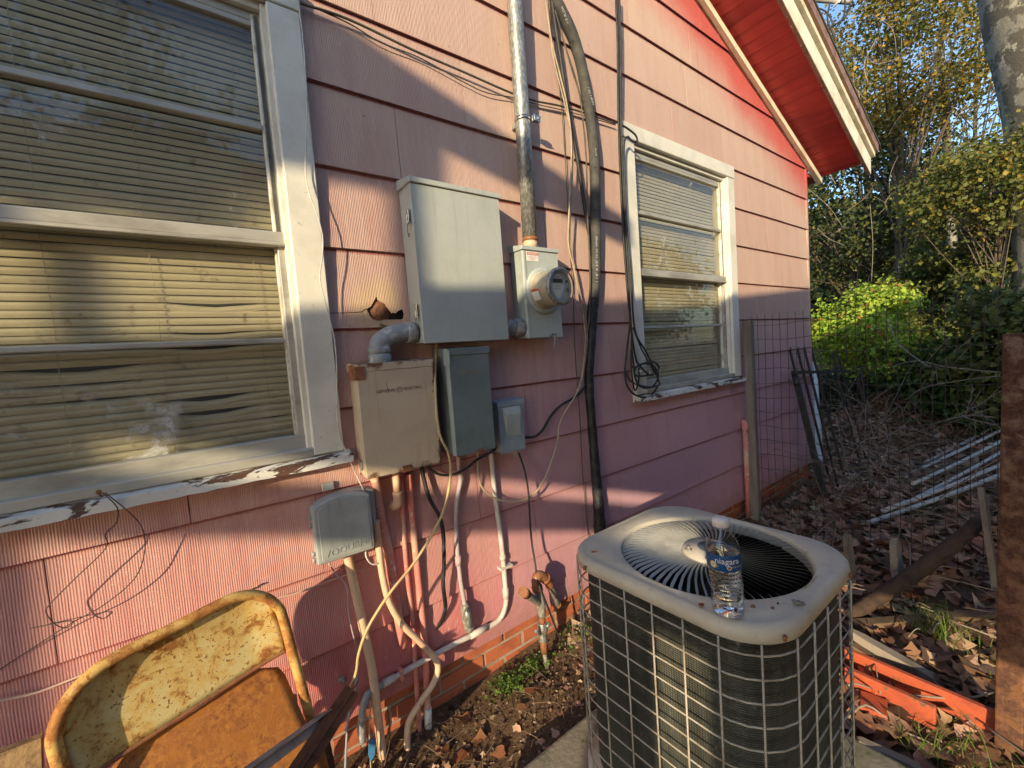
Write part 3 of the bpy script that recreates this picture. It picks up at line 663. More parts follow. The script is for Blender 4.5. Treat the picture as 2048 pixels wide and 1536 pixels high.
# warning sticker wrapped round the meter's side
def bendlab(a0, h0, rad):
    def f(c):
        a = a0-c.x/rad; return Vector((rad*math.cos(a)+mc.x, mc.y-(h0), mc.z+rad*math.sin(a)))
    return f
b = B(); b2 = B()
for (bb, y0, y1, m0) in ((b, .020, .062, 0), (b2, .020, .062, 1)):
    r_ = .0806+.0004*m0; n = 8; a0, a1 = (PI+.15, PI+.62) if not m0 else (PI+.02, PI+.15)
    V = []
    for j in range(n+1):
        a = a0+(a1-a0)*j/n; V += [mc+Vector((r_*math.cos(a), -y0, r_*math.sin(a))), mc+Vector((r_*math.cos(a), -y1, r_*math.sin(a)))]
    bb.add(V, [(2*j, 2*j+1, 2*j+3, 2*j+2) for j in range(n)], True)
b.build('warning_sticker', 'white', mt); b2.build('warning_header', 'orange', mt)
lettering('WARNING', .0085, (0, 0, 0), (1, 0, 0), (0, 0, 1), 'greyprint', mt, .00005, bend=lambda c: mc+Vector((.0812*math.cos(PI+.085-c.y/.081), -.042-c.x, .0812*math.sin(PI+.085-c.y/.081))))

t = enclosure('old_disconnect_box', 'rust edged beige service box below the grey pipe elbow', .436, .706, -.371, .003, .100, 'beige', .022)
B().prism([(.430, -.104, -.020), (.430, -.104, .0045), (.430, -.014, .013), (.430, -.014, -.02)], (.282, 0, 0)).build('rain_lid', 'beige', t, .0015)
box('corner_tab', .428, .4295, -.1035, -.045, -.045, .004, 'rustfit', t, .0005); box('corner_tab', .4295, .462, -.1075, -.1045, -.045, -.002, 'rustfit', t, .0005)
B().lathe((.434, -.052, -.33), [(.019, 0), (.019, .0025)], 20, 'x').build('knockout', 'oldgalv', t)
box('hasp', .558, .592, -.1075, -.1025, -.374, -.352, 'rustfit', t, .001)
B().tube([(.53, -.1022, -.06), (.535, -.1022, -.10)], .0006, 5).build('scratch', 'brownprint', t)
lettering('GENERAL', .0155, (.527, -.1025, -.090), (1, 0, 0), (0, 0, 1), 'brownprint', t, .0002); lettering('ELECTRIC', .0155, (.625, -.1025, -.090), (1, 0, 0), (0, 0, 1), 'brownprint', t, .0002)
B().tube([(.574+.009*math.cos(a), -.1027, -.090+.009*math.sin(a)) for a in np.linspace(0, 2*PI, 13)[:-1]], .0008, 4, closed=True).build('round_emblem', 'brownprint', t)
B().tube([(.574+.004*math.cos(a), -.1027, -.090+.004*math.sin(a)) for a in np.linspace(0, 4.4, 7)], .0007, 4).build('round_emblem', 'brownprint', t)

t = enclosure('grey_breaker_box', 'tall dark green grey breaker box under the large panel', .757, .929, -.357, .036, .130, 'steelgrey', .022)
B().prism([(.752, -.135, .012), (.752, -.135, .037), (.752, -.014, .045), (.752, -.014, .012)], (.182, 0, 0)).build('rain_lid', 'steelgrey', t, .0015)
box('corner_tab', .7495, .7515, -.1345, -.104, -.022, .037, 'metergrey', t, .0005); box('corner_tab', .752, .757, -.139, -.1325, -.022, .03, 'metergrey', t, .0005)
box('door_flange', .7555, .7567, -.131, -.105, -.355, -.022, 'metergrey', t, 0)
box('hasp', .845, .872, -.137, -.1325, -.36, -.345, 'rustfit', t, .001)
lettering('GENERAL', .0125, (.808, -.1325, -.052), (1, 0, 0), (0, 0, 1), 'tanprint', t, .0002); lettering('ELECTRIC', .0125, (.882, -.1325, -.052), (1, 0, 0), (0, 0, 1), 'tanprint', t, .0002)
B().tube([(.845+.007*math.cos(a), -.1327, -.052+.007*math.sin(a)) for a in np.linspace(0, 2*PI, 13)[:-1]], .0008, 4, closed=True).build('round_emblem', 'tanprint', t)

t = enclosure('small_disconnect', 'small blue grey disconnect with a recessed pull panel', .990, 1.119, -.402, -.190, .078, 'discon', .020)
B().prism([(.986, -.083, -.212), (.986, -.083, -.189), (.986, -.014, -.184), (.986, -.014, -.212)], (.137, 0, 0)).build('rain_lid', 'discon', t, .0015)
b = B()                                               # moulded pull recess
q = [(1.010, -.215), (1.100, -.215), (1.096, -.338), (1.022, -.338)]; qi = [(1.024, -.245), (1.096, -.245), (1.090, -.332), (1.030, -.332)]
b.add([(x, -.0815, z) for x, z in q]+[(qi[0][0], -.092, qi[0][1]), (qi[1][0], -.092, qi[1][1]), (qi[2][0], -.083, qi[2][1]), (qi[3][0], -.083, qi[3][1])], [(0, 1, 5, 4), (1, 2, 6, 5), (2, 3, 7, 6), (3, 0, 4, 7), (4, 5, 6, 7)])
b.build('pull_panel', 'metergrey', t)
B().prism([(1.055, -.082, -.398), (1.072, -.082, -.398), (1.07, -.08, -.412), (1.06, -.078, -.435), (1.052, -.08, -.415)], (0, .003, 0)).build('torn_tag', 'beigecable', t)

# telephone interface box
t = thing('phone_interface_box', 'grey plastic phone box with arched top, low on the wall', 'utility box', (.35, -.05, -.60))
def arch(x0, x1, z0, zl, zm, zr, y, grow=0.):
    pts = [(x0-grow, z0-grow), (x1+grow, z0-.002-grow)]
    for u in np.linspace(1, 0, 9):
        z = zl*(1-u)**2+2*zm*u*(1-u)+zr*u*u; pts.append((x0-grow+(x1-x0+2*grow)*u, z+grow))
    return [(x, y, z) for x, z in pts]
B().prism(arch(.285, .470, -.59, -.425, -.385, -.42, -.055), (0, .04, 0)).build('back_case', 'netplastic', t, .004, 2)
B().prism(arch(.263, .440, -.600, -.422, -.378, -.418, -.102), (0, .042, 0)).build('cover', 'netplastic', t, .008, 3)
B().prism(arch(.277, .430, -.590, -.430, -.392, -.428, -.1045), (0, .003, 0)).build('raised_panel', 'netplastic', t, .0012)
for zc in (-.45, -.475, -.565, -.585): B().tube([(.257, -.085, zc-.007), (.257, -.085, zc+.007)], .004, 8).build('hinge', 'netplastic', t)
B().box(.315, .350, -.030, -.018, -.395, -.37).build('mounting_tab', 'netplastic', t, .001)
B().tube([(.444, -.07, -.50), (.452, -.078, -.505), (.452, -.078, -.525), (.444, -.07, -.53)], .003, 6).build('latch', 'netplastic', t)
lettering('7OOURNN', .030, (.362, -.1055, -.570), (1, 0, .03), (0, 0, 1), 'netplastic', t, .0008)
lettering('~~', .02, (.36, -.1055, -.545), (1, 0, .03), (0, 0, 1), 'netplastic', t, .0008)

# ---- pipes and conduits
t = thing('service_mast', 'thick galvanised conduit rising from the meter box past the eaves', 'conduit', P(1060, 480, .06))
B().tube([P(1024, -80, .06), P(1029, 0, .06), P(1045, 240, .06), P(1060.5, 480, .06)], .0325, 20, smooth=False).build('pipe', 'galv', t)
B().tube([P(1060.3, 476, .06), P(1060.6, 483, .06)], .0345, 20, smooth=False).build('rusty_hub_ring', 'rustfit', t)
B().tube([P(1060.5, 481, .06), P(1061, 497, .06)], .031, 20, smooth=False).build('hub', 'creampipe', t)
B().tube([P(1044.3, 236, .06), P(1045.4, 244, .06)], .0345, 20, smooth=False).build('clamp_band', 'chrome', t)
c_ = P(1046, 240, .06); B().box(c_.x+.026, c_.x+.062, -.103, -.094, c_.z-.012, c_.z+.012).box(c_.x+.026, c_.x+.062, -.091, -.083, c_.z-.012, c_.z+.012).tube([(c_.x+.05, -.115, c_.z), (c_.x+.05, -.07, c_.z)], .004, 8, smooth=False).build('clamp_ear', 'chrome', t, .0005)
c2 = P(1045.5, 258, .03); B().box(c2.x-.05, c2.x-.03, -.05, -.012, c2.z-.012, c2.z+.012).build('strut_end', 'roofmetal', t, .001)
t = thing('pvc_elbow', 'fat scuffed grey pvc elbow joining large panel to beige box', 'pipe fitting', (.55, -.055, .0))
e0 = Vector((.668, -.056, .105)); e1 = Vector((.533, -.056, .004))
B().tube([e0, e0+Vector((-.045, 0, 0)), e0+Vector((-.09, 0, -.008)), e1+Vector((.008, 0, .070)), e1+Vector((0, 0, .045)), e1], .033, 22).build('elbow', 'pvcgrey', t)
B().tube([e0+Vector((-.034, 0, 0)), e0], .0385, 22, smooth=False).build('coupling', 'pvcgrey', t, .0015)
B().tube([e1+Vector((.001, 0, .034)), e1+Vector((0, 0, .056))], .0372, 22, smooth=False).build('coupling', 'pvcgrey', t, .0015)
B().tube([e1+Vector((0, 0, .0)), e1+Vector((0, 0, .030))], .0378, 22, smooth=False).build('coupling', 'pvcgrey', t, .0015)
t = thing('pvc_nipple', 'short fat grey pvc nipple between large panel and meter box', 'pipe fitting', (1.1, -.055, .11))
B().tube([(1.048, -.056, .112), (1.160, -.056, .112)], .034, 22, smooth=False).build('pipe', 'pvcgrey', t)
B().tube([(1.115, -.056, .112), (1.158, -.056, .112)], .0395, 22, smooth=False).build('coupling', 'pvcgrey', t, .0015)
for a in (.6, 2.2, 3.8): B().tube([(1.116, -.056-.040*math.cos(a), .112+.040*math.sin(a)), (1.157, -.056-.040*math.cos(a), .112+.040*math.sin(a))], .0012, 5, smooth=False).build('rib', 'pvcgrey', t)

cable('painted_conduit', PP([(748, 952), (763, 1038), (779, 1117), (791, 1199), (806, 1292)], .028), .0165, 'pinkpipe', 'thick pink streaked conduit dropping from left corner of beige box', 'conduit', 14)
cable('bent_conduit', PP([(752, 1040, .05), (758, 1098), (765, 1150), (778, 1202), (804, 1248), (836, 1280), (869, 1316), (876, 1338), (866, 1368), (843, 1401), (823, 1433), (815, 1459), (815, 1520)], .06), .0115, 'creampipe', 'cream hose bending in an S across the pipe cluster', 'conduit', 12)
t = thing('cream_stub_pipe', 'cream stub pipe with an elbow turning into the wall', 'pipe', P(795, 1005, .05))
B().tube(PP([(791, 940), (794, 985)], .055), .0125, 14, smooth=False).build('pipe', 'creampipe', t)
B().tube(PP([(794, 984, .055), (796, 1004, .053), (792, 1011, .046), (786, 1010, .02), (783, 1006, 0)], 0), .0165, 14).build('elbow', 'creampipe', t)
cable('thin_pink_pipe', PP([(803, 955), (808, 1070), (815, 1155), (827, 1264), (831, 1345), (841, 1475)], .022), .0085, 'pinkpipe', 'thinner of the two straight pink pipes under the beige box', 'pipe', 12)
cable('thick_pink_pipe', PP([(816, 948), (825, 1038), (834, 1134), (846, 1248), (853, 1362), (857, 1468)], .024), .0125, 'pinkpipe', 'thicker straight pink pipe under the beige box', 'pipe', 14)
B_w = cable('white_pipe_end', PP([(855.5, 1415), (857.2, 1468.5)], .026), .0140, 'white', 'bare white lower end of the thick pink pipe', 'pipe', 14)
cable('phone_box_riser', PP([(694, 1105), (713, 1192), (732, 1280), (745, 1345), (755, 1427), (767, 1528), (772, 1570)], .045), .0145, 'creampipe', 'cream pink riser pipe running down from the phone box', 'pipe', 14)
t = thing('grey_conduit', 'bent grey conduit from dark breaker box ending in an oval fitting', 'conduit', P(936, 1240, .04))
B().tube(PP([(914, 880), (917, 930), (921, 960), (914, 1000), (912, 1050), (915, 1105), (921, 1160), (927, 1195), (930, 1212)], .035), .0088, 12).build('pipe', 'greypipe', t)
B().tube(PP([(916, 1112), (917, 1130)], .035), .0125, 12, smooth=False).build('coupling', 'greypipe', t)
q0, q1 = P(929, 1208, .035), P(940, 1262, .035); B().tube([q0, q0.lerp(q1, .2), q0.lerp(q1, .5), q0.lerp(q1, .85), q1], [.012, .021, .023, .022, .014], 14).build('conduit_body', 'oldgalv', t)
u0, u1 = P(933, 1218, .06), P(939, 1256, .06); B().tube([u0, u0.lerp(u1, .25), u0.lerp(u1, .75), u1], [.006, .014, .014, .006], 12).build('cover_plate', 'galv', t)
for c in ((932.5, 1222), (939, 1252)): B().lathe(P(*c, .067), [(.004, 0), (.003, .005)], 8, 'y').build('screw', 'chrome', t)
t = thing('white_conduit', 'slim white conduit sweeping left along the bricks from the small disconnect', 'conduit', P(1000, 1150, .03))
B().tube(PP([(981, 900), (989, 983), (999, 1054), (1006, 1117), (1011, 1178), (1012, 1205), (1003, 1233), (982, 1251), (924, 1280), (875, 1306), (817, 1338), (762, 1371)], .03), .0105, 14, n=8).build('pipe', 'pvcwhite', t)
for a, c in (((1005, 1110), (1006, 1120)), ((1011, 1176), (1012, 1196)), ((790, 1354), (766, 1368)), ((975, 1253), (940, 1272))): B().tube([P(*a, .03), P(*c, .03)], .0135, 14, smooth=False).build('coupling', 'pvcwhite', t)
q0 = P(1006, 1131, .015); B().box(q0.x-.030, q0.x+.032, -.044, -.012, q0.z-.006, q0.z+.006).build('strap', 'pvcwhite', t, .001)
q0 = P(799, 1347, .015); B().box(q0.x-.006, q0.x+.006, -.044, -.012, q0.z-.012, q0.z+.030).build('strap', 'pinkpipe', t, .001)
cable('grey_bend', PP([(764, 1371, .035), (744, 1380, .04), (730, 1399, .05), (723, 1440, .05), (725, 1484, .05)], 0), .0115, 'pvcgrey', 'grey pipe bend dropping at the left end of the brick run', 'pipe', 14)
cable('green_grounding_wire', PP([(716, 1322), (710, 1380), (697, 1430), (692, 1500), (690, 1560)], .08), .0035, 'discon', 'green tinged grounding wire left of the cream riser', 'wire')
for (pts, lb) in (([(741, 1400), (739, 1470), (742, 1540)], 'thin wire left of the blue tape at the pipe feet'), ([(764, 1460), (760, 1500), (768, 1545)], 'thin wire right of the blue tape at the pipe feet')):
    cable('ground_wire', PP(pts, .07), .0025, 'beigecable', lb, 'wire')
b = B().prism([P(738, 1480, .09), P(752, 1478, .09), P(749, 1512, .09), P(741, 1524, .085), P(737, 1510, .09)], (0, .003, 0)).build('blue_tape', 'bluetape'); tag(b, 'scrap of blue tape on a wire at the pipe feet', 'tape')

# gas riser
t = thing('gas_riser', 'old gas pipe with rusty elbow and union entering the brick foundation', 'gas pipe', P(1100, 1360, .12))
gd = .12
B().tube([P(1115, 1212, .0), P(1112, 1202, .05), P(1104, 1180, .085), P(1094, 1163, .105)], .0165, 14).build('outlet_pipe', 'oldgalv', t)
B().tube([P(1115, 1212, .0), P(1113, 1206, .03)], .021, 12, smooth=False).build('wall_collar', 'rustfit', t)
B().tube([P(1100, 1172, .10), P(1092, 1157, .11), P(1078, 1150, gd), P(1072, 1160, gd), P(1075, 1178, gd)], .0195, 14).build('elbow', 'rustfit', t)
B().tube([P(1093, 1158, .108), P(1089, 1155, .112)], .024, 14, smooth=False).tube([P(1073.5, 1172, gd), P(1075, 1180, gd)], .024, 14, smooth=False).build('elbow_bead', 'rustfit', t)
B().tube([P(1075, 1178, gd), P(1081, 1205, gd), P(1084, 1232, gd)], [.019, .020, .0165], 14, jit=.02).build('tee', 'oldgalv', t)
B().tube([P(1078, 1205, gd), P(1064, 1196, .16), P(1050, 1186, .19)], .0155, 14, jit=.02).build('branch', 'oldgalv', t)
B().tube([P(1053, 1188, .182), P(1046, 1183, .20)], .0195, 14, smooth=False).build('branch_cap', 'rustfit', t)
B().tube([P(1083.5, 1230, gd), P(1084.5, 1248, gd)], .0145, 12, smooth=False).build('nipple', 'rustfit', t)
B().tube([P(1084, 1245, gd), P(1085, 1257, gd), P(1085.5, 1268, gd), P(1086, 1281, gd)], [.019, .024, .018, .020], 8).build('union', 'galv', t)
B().tube([P(1090, 1256, gd+.01), P(1100, 1246, gd+.02)], .008, 8, smooth=False).tube([P(1080, 1268, gd+.01), P(1071, 1262, gd+.03)], .006, 8, smooth=False).build('valve_tab', 'galv', t)
B().tube([P(1086, 1280, gd), P(1089, 1305, gd)], .0155, 12, smooth=False).build('lower_nipple', 'rustfit', t)
B().tube([P(1088, 1302, gd), P(1093, 1330, gd), P(1100, 1366, gd-.01)], .0095, 12, jit=.03).build('lower_pipe', 'oldgalv', t)

# drain pipe near the fence
t = thing('pink_vent_pipe', 'pink painted pipe standing beside the fence post by the wall', 'pipe', G(1497, 1035))
B().tube([P(1484, 846, 0), P(1487, 845, .03), P(1490, 850, .05), P(1490, 862, .05)], .022, 12).build('elbow', 'pinkpipe', t)
B().tube([P(1490, 858, .05), P(1497, 1036, .05)], .0175, 14, smooth=False).build('pipe', 'pinkpipe', t)

# refrigerant line in cracked foam, its lower part black
t = thing('insulated_line', 'fat foam wrapped refrigerant line hanging down the wall', 'pipe', P(1200, 1070, .05))
B().tube(PP([(1092, -60), (1112, 0), (1141, 60), (1160, 120), (1175, 200), (1187, 290), (1190, 360), (1191, 430), (1191, 500), (1190, 560), (1187, 600)], .055), .0258, 14, jit=.012).build('foam_upper', 'foam', t)
B().tube(PP([(1187, 598), (1184, 640), (1181, 690), (1178, 770), (1184, 850), (1190, 930), (1196, 1000), (1200, 1060), (1201, 1075)], .052), [.0262, .026, .024, .0225, .0225, .023, .026, .030, .02], 14, jit=.10).build('foam_lower', 'tar', t)
def along(txt, p0, p1, d, size):
    a, c = P(*p0, d), P(*p1, d); n = len(txt); xd = (a-c).normalized()      # reads upwards
    xd = (c-a).normalized(); yd = xd.cross(Vector((0, -1, 0))); yd = -yd if yd.x > 0 else yd
    yd = Vector((0, -1, 0)).cross(xd)
    lettering(txt, size, (a+c)/2, xd, yd, 'whiteprint', t, .0003)
along('1 1/8" X 3/4" 25/50 VFMX', (1194.5, 590), (1193.5, 448), .0835, .021)
along('ARBN 05:1', (1188, 212), (1176, 172), .0835, .018); along('1/2 SLOR', (1136, 48), (1124, 12), .0835, .018); along('JE772', (1193, 318), (1191.5, 290), .0835, .016)

cable('black_power_cable', PP([(1100, -30), (1108, 32), (1120, 110), (1134, 202), (1153, 309), (1170, 417), (1180, 480), (1186, 540), (1184, 610)], .045), .0088, 'black', 'black cable slanting into the foam line from its left')
cable('tan_cable', PP([(1086, -30), (1091, 0), (1103, 81), (1120, 150), (1134, 211), (1143, 293), (1138, 430), (1137, 490), (1150, 545), (1158, 590), (1170, 658), (1169, 707), (1158, 775), (1121, 843), (1114, 888), (1088, 960), (1056, 997), (1007, 1002), (971, 983), (958, 955), (955, 905)], .07), .0042, 'beigecable', 'long tan cable looping down past the foam line to the dark box')
cable('tan_cable_pair', PP([(1089, -30), (1098, 60), (1110, 130), (1131, 215), (1146, 300), (1141, 420), (1141, 500), (1155, 575), (1172, 640), (1173, 700), (1160, 780)], .062), .0036, 'beigecable', 'second tan strand twisted beside the long tan cable')
cable('thin_dark_wire', PP([(1095, -20), (1102, 60), (1121, 195), (1129, 300), (1136, 420), (1137, 479), (1146, 577), (1150, 700), (1160, 843), (1166, 957), (1178, 1087)], .026), .0020, 'olive', 'thin dark wire running straight down left of the foam line', 'wire')
cable('olive_cable', PP([(1110, 20), (1130, 90), (1157, 179), (1168, 260), (1173, 330), (1175, 430), (1179, 520), (1180, 593), (1177, 658)], .075), .0036, 'olive', 'olive cable hanging just left of the foam line', 'cable')
# cables across the top left
cable('drop_cable', PP([(560, -12), (600, 6), (698, 39), (828, 101), (925, 143), (1023, 186), (1072, 202), (1137, 216), (1231, 247)], .030), .0042, 'olive', 'dark cable running across the siding towards the far window')
cable('drop_cable_shadow', PP([(560, -14), (610, 7), (698, 47), (760, 84), (840, 116), (925, 163), (975, 186), (1026, 195), (1072, 208), (1140, 224), (1231, 250)], .024), .0022, 'olive', 'dark strand drawn as the shadow of the dark cable on the siding', 'wire')  # thin strand standing in for the drop cable's shadow
# bundle down the far window's casing, ends in coils
bun = [[(1234, -30), (1238, 85), (1240, 245), (1246, 420), (1255, 560), (1260, 640), (1254, 700), (1250, 745), (1256, 775), (1275, 792), (1300, 792), (1315, 774)],
       [(1238, -30), (1241, 90), (1242, 245), (1249, 420), (1257, 560), (1262, 650), (1264, 700), (1267, 727), (1272, 760), (1285, 775), (1305, 773), (1316, 755), (1310, 735), (1290, 727), (1275, 732)],
       [(1230, -30), (1235, 80), (1237, 245), (1244, 420), (1253, 560), (1261, 640), (1270, 710), (1280, 732), (1300, 750), (1312, 745), (1318, 735), (1308, 724), (1290, 726), (1272, 735), (1270, 750), (1285, 752), (1310, 748)],
       [(1244, 250), (1262, 262), (1272, 272), (1274, 283), (1264, 282), (1254, 274), (1248, 300), (1252, 420), (1262, 560), (1270, 660), (1290, 700), (1306, 732), (1315, 755), (1318, 770), (1300, 775)],
       [(1266, 655), (1284, 700), (1300, 728), (1308, 745)], [(1262, 700), (1263, 740), (1269, 780), (1277, 765), (1278, 735)], [(1252, 745), (1262, 763), (1285, 772), (1305, 774)]]
t = thing('black_cable_bundle', 'black cables down the far window casing ending in a tangled coil', 'cable bundle', P(1285, 790, .08))
for k, pt in enumerate(bun): B().tube([P(x, y, .062+.006*(k % 4)+(.01*math.sin(j*1.7) if y > 700 else 0)) for j, (x, y) in enumerate(pt)], .0052 if k < 4 else .0042, 7, n=7).build('strand', 'black', t)
for (x, y) in ((1290, 734), (1266, 731), (1280, 740), (1297, 742)): B().beam(P(x, y, .09), P(x+4, y+6, .10), .014, .012).build('connector', 'oldgalv' if x != 1266 else 'black', t)
# wires at left casing
cable('white_phone_wire', PP([(590, -20, .045), (604, 60, .045), (613, 180, .045), (613, 260, .05), (611, 340, .05), (618, 385, .055), (634, 430, .06), (645, 470, .06), (645, 512, .06), (640, 560, .06), (655, 620, .05), (668, 674, .045), (673, 723, .045), (674, 788, .045), (675, 843, .05), (685, 885, .05), (708, 940, .05), (731, 988, .06)], 0), .0019, 'whitewire', 'thin white wire wandering down beside the big left window', 'wire')
cable('yellow_cable', PP([(874, 680, .03), (870, 761, .10), (877, 859, .145), (897, 908, .15), (901, 950, .15), (890, 1012, .15), (867, 1064, .16), (828, 1126, .17), (786, 1178, .18), (758, 1218, .18), (732, 1264, .18), (717, 1310, .17), (712, 1345, .16), (696, 1386, .15)], 0), .0048, 'yellowcable', 'yellowed cable hanging from the large panel across all the pipes')
cable('black_whip', PP([(842, 930, .03), (857, 992, .045), (883, 1045, .06), (888, 1119, .06), (886, 1170, .055), (891, 1212, .04), (884, 1240, .02), (870, 1260, 0)], 0), .0075, 'tar', 'fat paint splashed black cable entering the wall under the beige box', seg=10, jit=.05)
cable('hanging_cable', PP([(1037, 905, .06), (1049, 940, .075), (1057, 989, .085), (1062, 1071, .09), (1069, 1120, .10), (1076, 1165, .14), (1087, 1192, .16), (1104, 1236, .15), (1121, 1277, .12), (1152, 1320, .09), (1196, 1336, .10)], 0), .0042, 'black', 'black cord dropping from the small disconnect past the gas riser')
cable('disconnect_feed', PP([(1050, 875), (1070, 873), (1085, 860), (1101, 833), (1120, 812), (1140, 800), (1158, 788), (1172, 768)], .045), .0062, 'black', 'black cable curving from small disconnect to the foam line')
cable('black_jumper', PP([(853, 925, .03), (862, 940, .04), (885, 950, .05), (912, 947, .06), (935, 935, .07), (952, 921, .08), (975, 908, .06), (990, 898, .05), (994, 885, .03)], 0), .0050, 'black', 'black jumper cable sagging beneath the dark breaker box')
cable('grey_drop_wire', PP([(657, 1126, .06), (672, 1148, .07), (693, 1173, .07), (698, 1231, .07), (711, 1290, .07), (718, 1330, .06)], 0), .0022, 'greypipe', 'thin grey wire leaving the bottom of the phone box', 'wire')
cable('phone_box_loop', PP([(731, 1100, .06), (733, 1115, .07), (742, 1127, .07), (753, 1128, .07), (758, 1118, .06), (752, 1098, .05)], 0), .0028, 'pvcwhite', 'short white wire loop under the phone box', 'wire')
cable('wall_wire', PP([(-30, 1405), (0, 1401), (70, 1386), (140, 1360), (209, 1331), (380, 1262), (541, 1201), (593, 1186), (645, 1167), (700, 1147), (722, 1140)], .023), .0028, 'creamwire', 'cream painted wire running low along the siding', 'wire')
cable('rusty_wire_loop', PP([(205, 985, .065), (234, 1015, .07), (233, 1045, .06), (211, 1068, .05), (211, 1097, .05), (147, 1160, .05), (100, 1208, .05), (92, 1225, .05), (110, 1248, .05), (130, 1256, .05), (143, 1249, .05), (138, 1242, .05), (60, 1257, .03)], 0), .0013, 'darkwire', 'kinked rusty wire hanging from the nail in the left sill', 'wire', 6)
cable('rusty_wire_arc', PP([(210, 985, .07), (262, 1028, .07), (286, 1060, .06), (289, 1105, .05), (269, 1157, .045), (209, 1209, .04), (140, 1248, .03), (70, 1293, .02), (-10, 1345, .02)], 0), .0013, 'darkwire', 'long arc of rusty wire below the left sill', 'wire', 6)
q = P(200, 985, .065); n_ = B().tube([(q.x, -.055, q.z-.012), (q.x, -.078, q.z+.004)], .003, 8, smooth=False).lathe((q.x, -.078, q.z+.004), [(.006, 0), (.006, .002)], 10, 'y').build('nail', 'rustfit'); tag(n_, 'rusty nail sticking out of the left window sill', 'nail')
for (x, y) in ((515, 1172), (500, 1180)): tag(B().tube([P(x, y, .02), P(x+13, y-5, .022)], .0022, 6, smooth=False).build('loose_twig', 'darkwire'), 'short dark twig caught on the siding, '+('right' if x > 510 else 'left')+' one of two', 'twig')
tag(B().lathe(P(684, 1357, .01), [(.012, 0), (.012, .006), (.005, .006), (.005, .028)], 12, 'y').build('wall_bolt', 'oldgalv'), 'lone round bolt head low on the shaded siding', 'bolt')

# ================================================================ chair
C0 = Vector((.13, -.20, -.545)); C1 = Vector((-.285, -.30, -.585))
ux = (C1-C0).normalized(); Wd = (C1-C0).length; vdn = Vector((.10, -.09, -.99)); vdn = (vdn-ux*vdn.dot(ux)).normalized(); nrm = vdn.cross(ux).normalized()
if nrm.y > 0: nrm = -nrm                              # towards the camera
def C(a, b, c=0.): return C0+ux*a+vdn*b+nrm*c
t = thing('folding_chair', 'rusty cream metal folding chair in the lower left corner', 'folding chair', C(Wd/2, .83))
R_ = .115; pts = [C(.0, .82), C(0, .5), C(0, .25), C(0, R_)]
for a in np.linspace(0, PI/2, 6)[1:]: pts.append(C(R_-R_*math.cos(a), R_-R_*math.sin(a)))
pts.append(C(Wd/2, .0))
for a in np.linspace(PI/2, 0, 6): pts.append(C(Wd-R_+R_*math.cos(a), R_-R_*math.sin(a)))
pts += [C(Wd, .25), C(Wd, .5), C(Wd, .82)]
B().tube(pts, .0125, 14, n=4).build('frame_tube', 'chairtube', t)
# back panel, recessed behind the tube, dished, rolled lower edge
b = B(); nu, nv = 28, 12; V = []
zb_ = .205
for j in range(nv+1):
    for i in range(nu+1):
        u = i/nu; a = .008+(Wd-.016)*u; lim = .0
        if a < R_: lim = R_-math.sqrt(max(R_**2-(R_-a)**2, 0))
        if a > Wd-R_: lim = R_-math.sqrt(max(R_**2-(a-Wd+R_)**2, 0))
        top = lim+.008; bb = top+(zb_-top)*j/nv; ed = min(u, 1-u)*2
        V.append(C(a, bb, -.010-.014*min(1, ed*3.2)*min(1, (bb-top+.02)*14)))
b.add(V, [(j*(nu+1)+i, j*(nu+1)+i+1, (j+1)*(nu+1)+i+1, (j+1)*(nu+1)+i) for j in range(nv) for i in range(nu)], True)
pn = b.build('back_panel', 'chairpanel', t); sm = pn.modifiers.new('thick', 'SOLIDIFY'); sm.thickness = .0015
B().tube([C(.012, zb_, -.010), C(.07, zb_+.002, -.022), C(Wd/2, zb_+.003, -.025), C(Wd-.07, zb_+.002, -.022), C(Wd-.012, zb_, -.010)], .0055, 8).build('rolled_edge', 'rustfit', t)
# seat plate, half folded: rear edge up under the panel, front edge towards the viewer
s0, s1 = .222, .60; V = []; nu, nv = 16, 16; rc = .05
def seatpt(u, v, k=0.):
    a = .024+(Wd-.048)*u; bb = s0+(s1-s0)*v; c = -.046+.20*v
    ins = 0.
    dv = v*(s1-s0)
    if dv < rc: ins = rc-math.sqrt(max(rc**2-(rc-dv)**2, 0))
    a = .024+ins+(Wd-.048-2*ins)*u; return C(a, bb, c+.006*math.sin(PI*u)+k)
b = B(); b.add([seatpt(i/nu, j/nv) for j in range(nv+1) for i in range(nu+1)], [(j*(nu+1)+i, j*(nu+1)+i+1, (j+1)*(nu+1)+i+1, (j+1)*(nu+1)+i) for j in range(nv) for i in range(nu)], True)
pn = b.build('seat', 'chairseat', t); sm = pn.modifiers.new('thick', 'SOLIDIFY'); sm.thickness = .012
for a in (.02, Wd-.02):
    B().tube([C(a, .34, -.02), C(a, .60, -.16), C(a, .84, -.28)], .010, 10, smooth=False).build('rear_leg', 'chairtube', t)
B().tube([C(.0, .70), C(Wd, .70)], .007, 8, smooth=False).build('cross_bar', 'rustfit', t); B().tube([C(.02, .78, -.25), C(Wd-.02, .78, -.25)], .007, 8, smooth=False).build('cross_bar', 'rustfit', t)
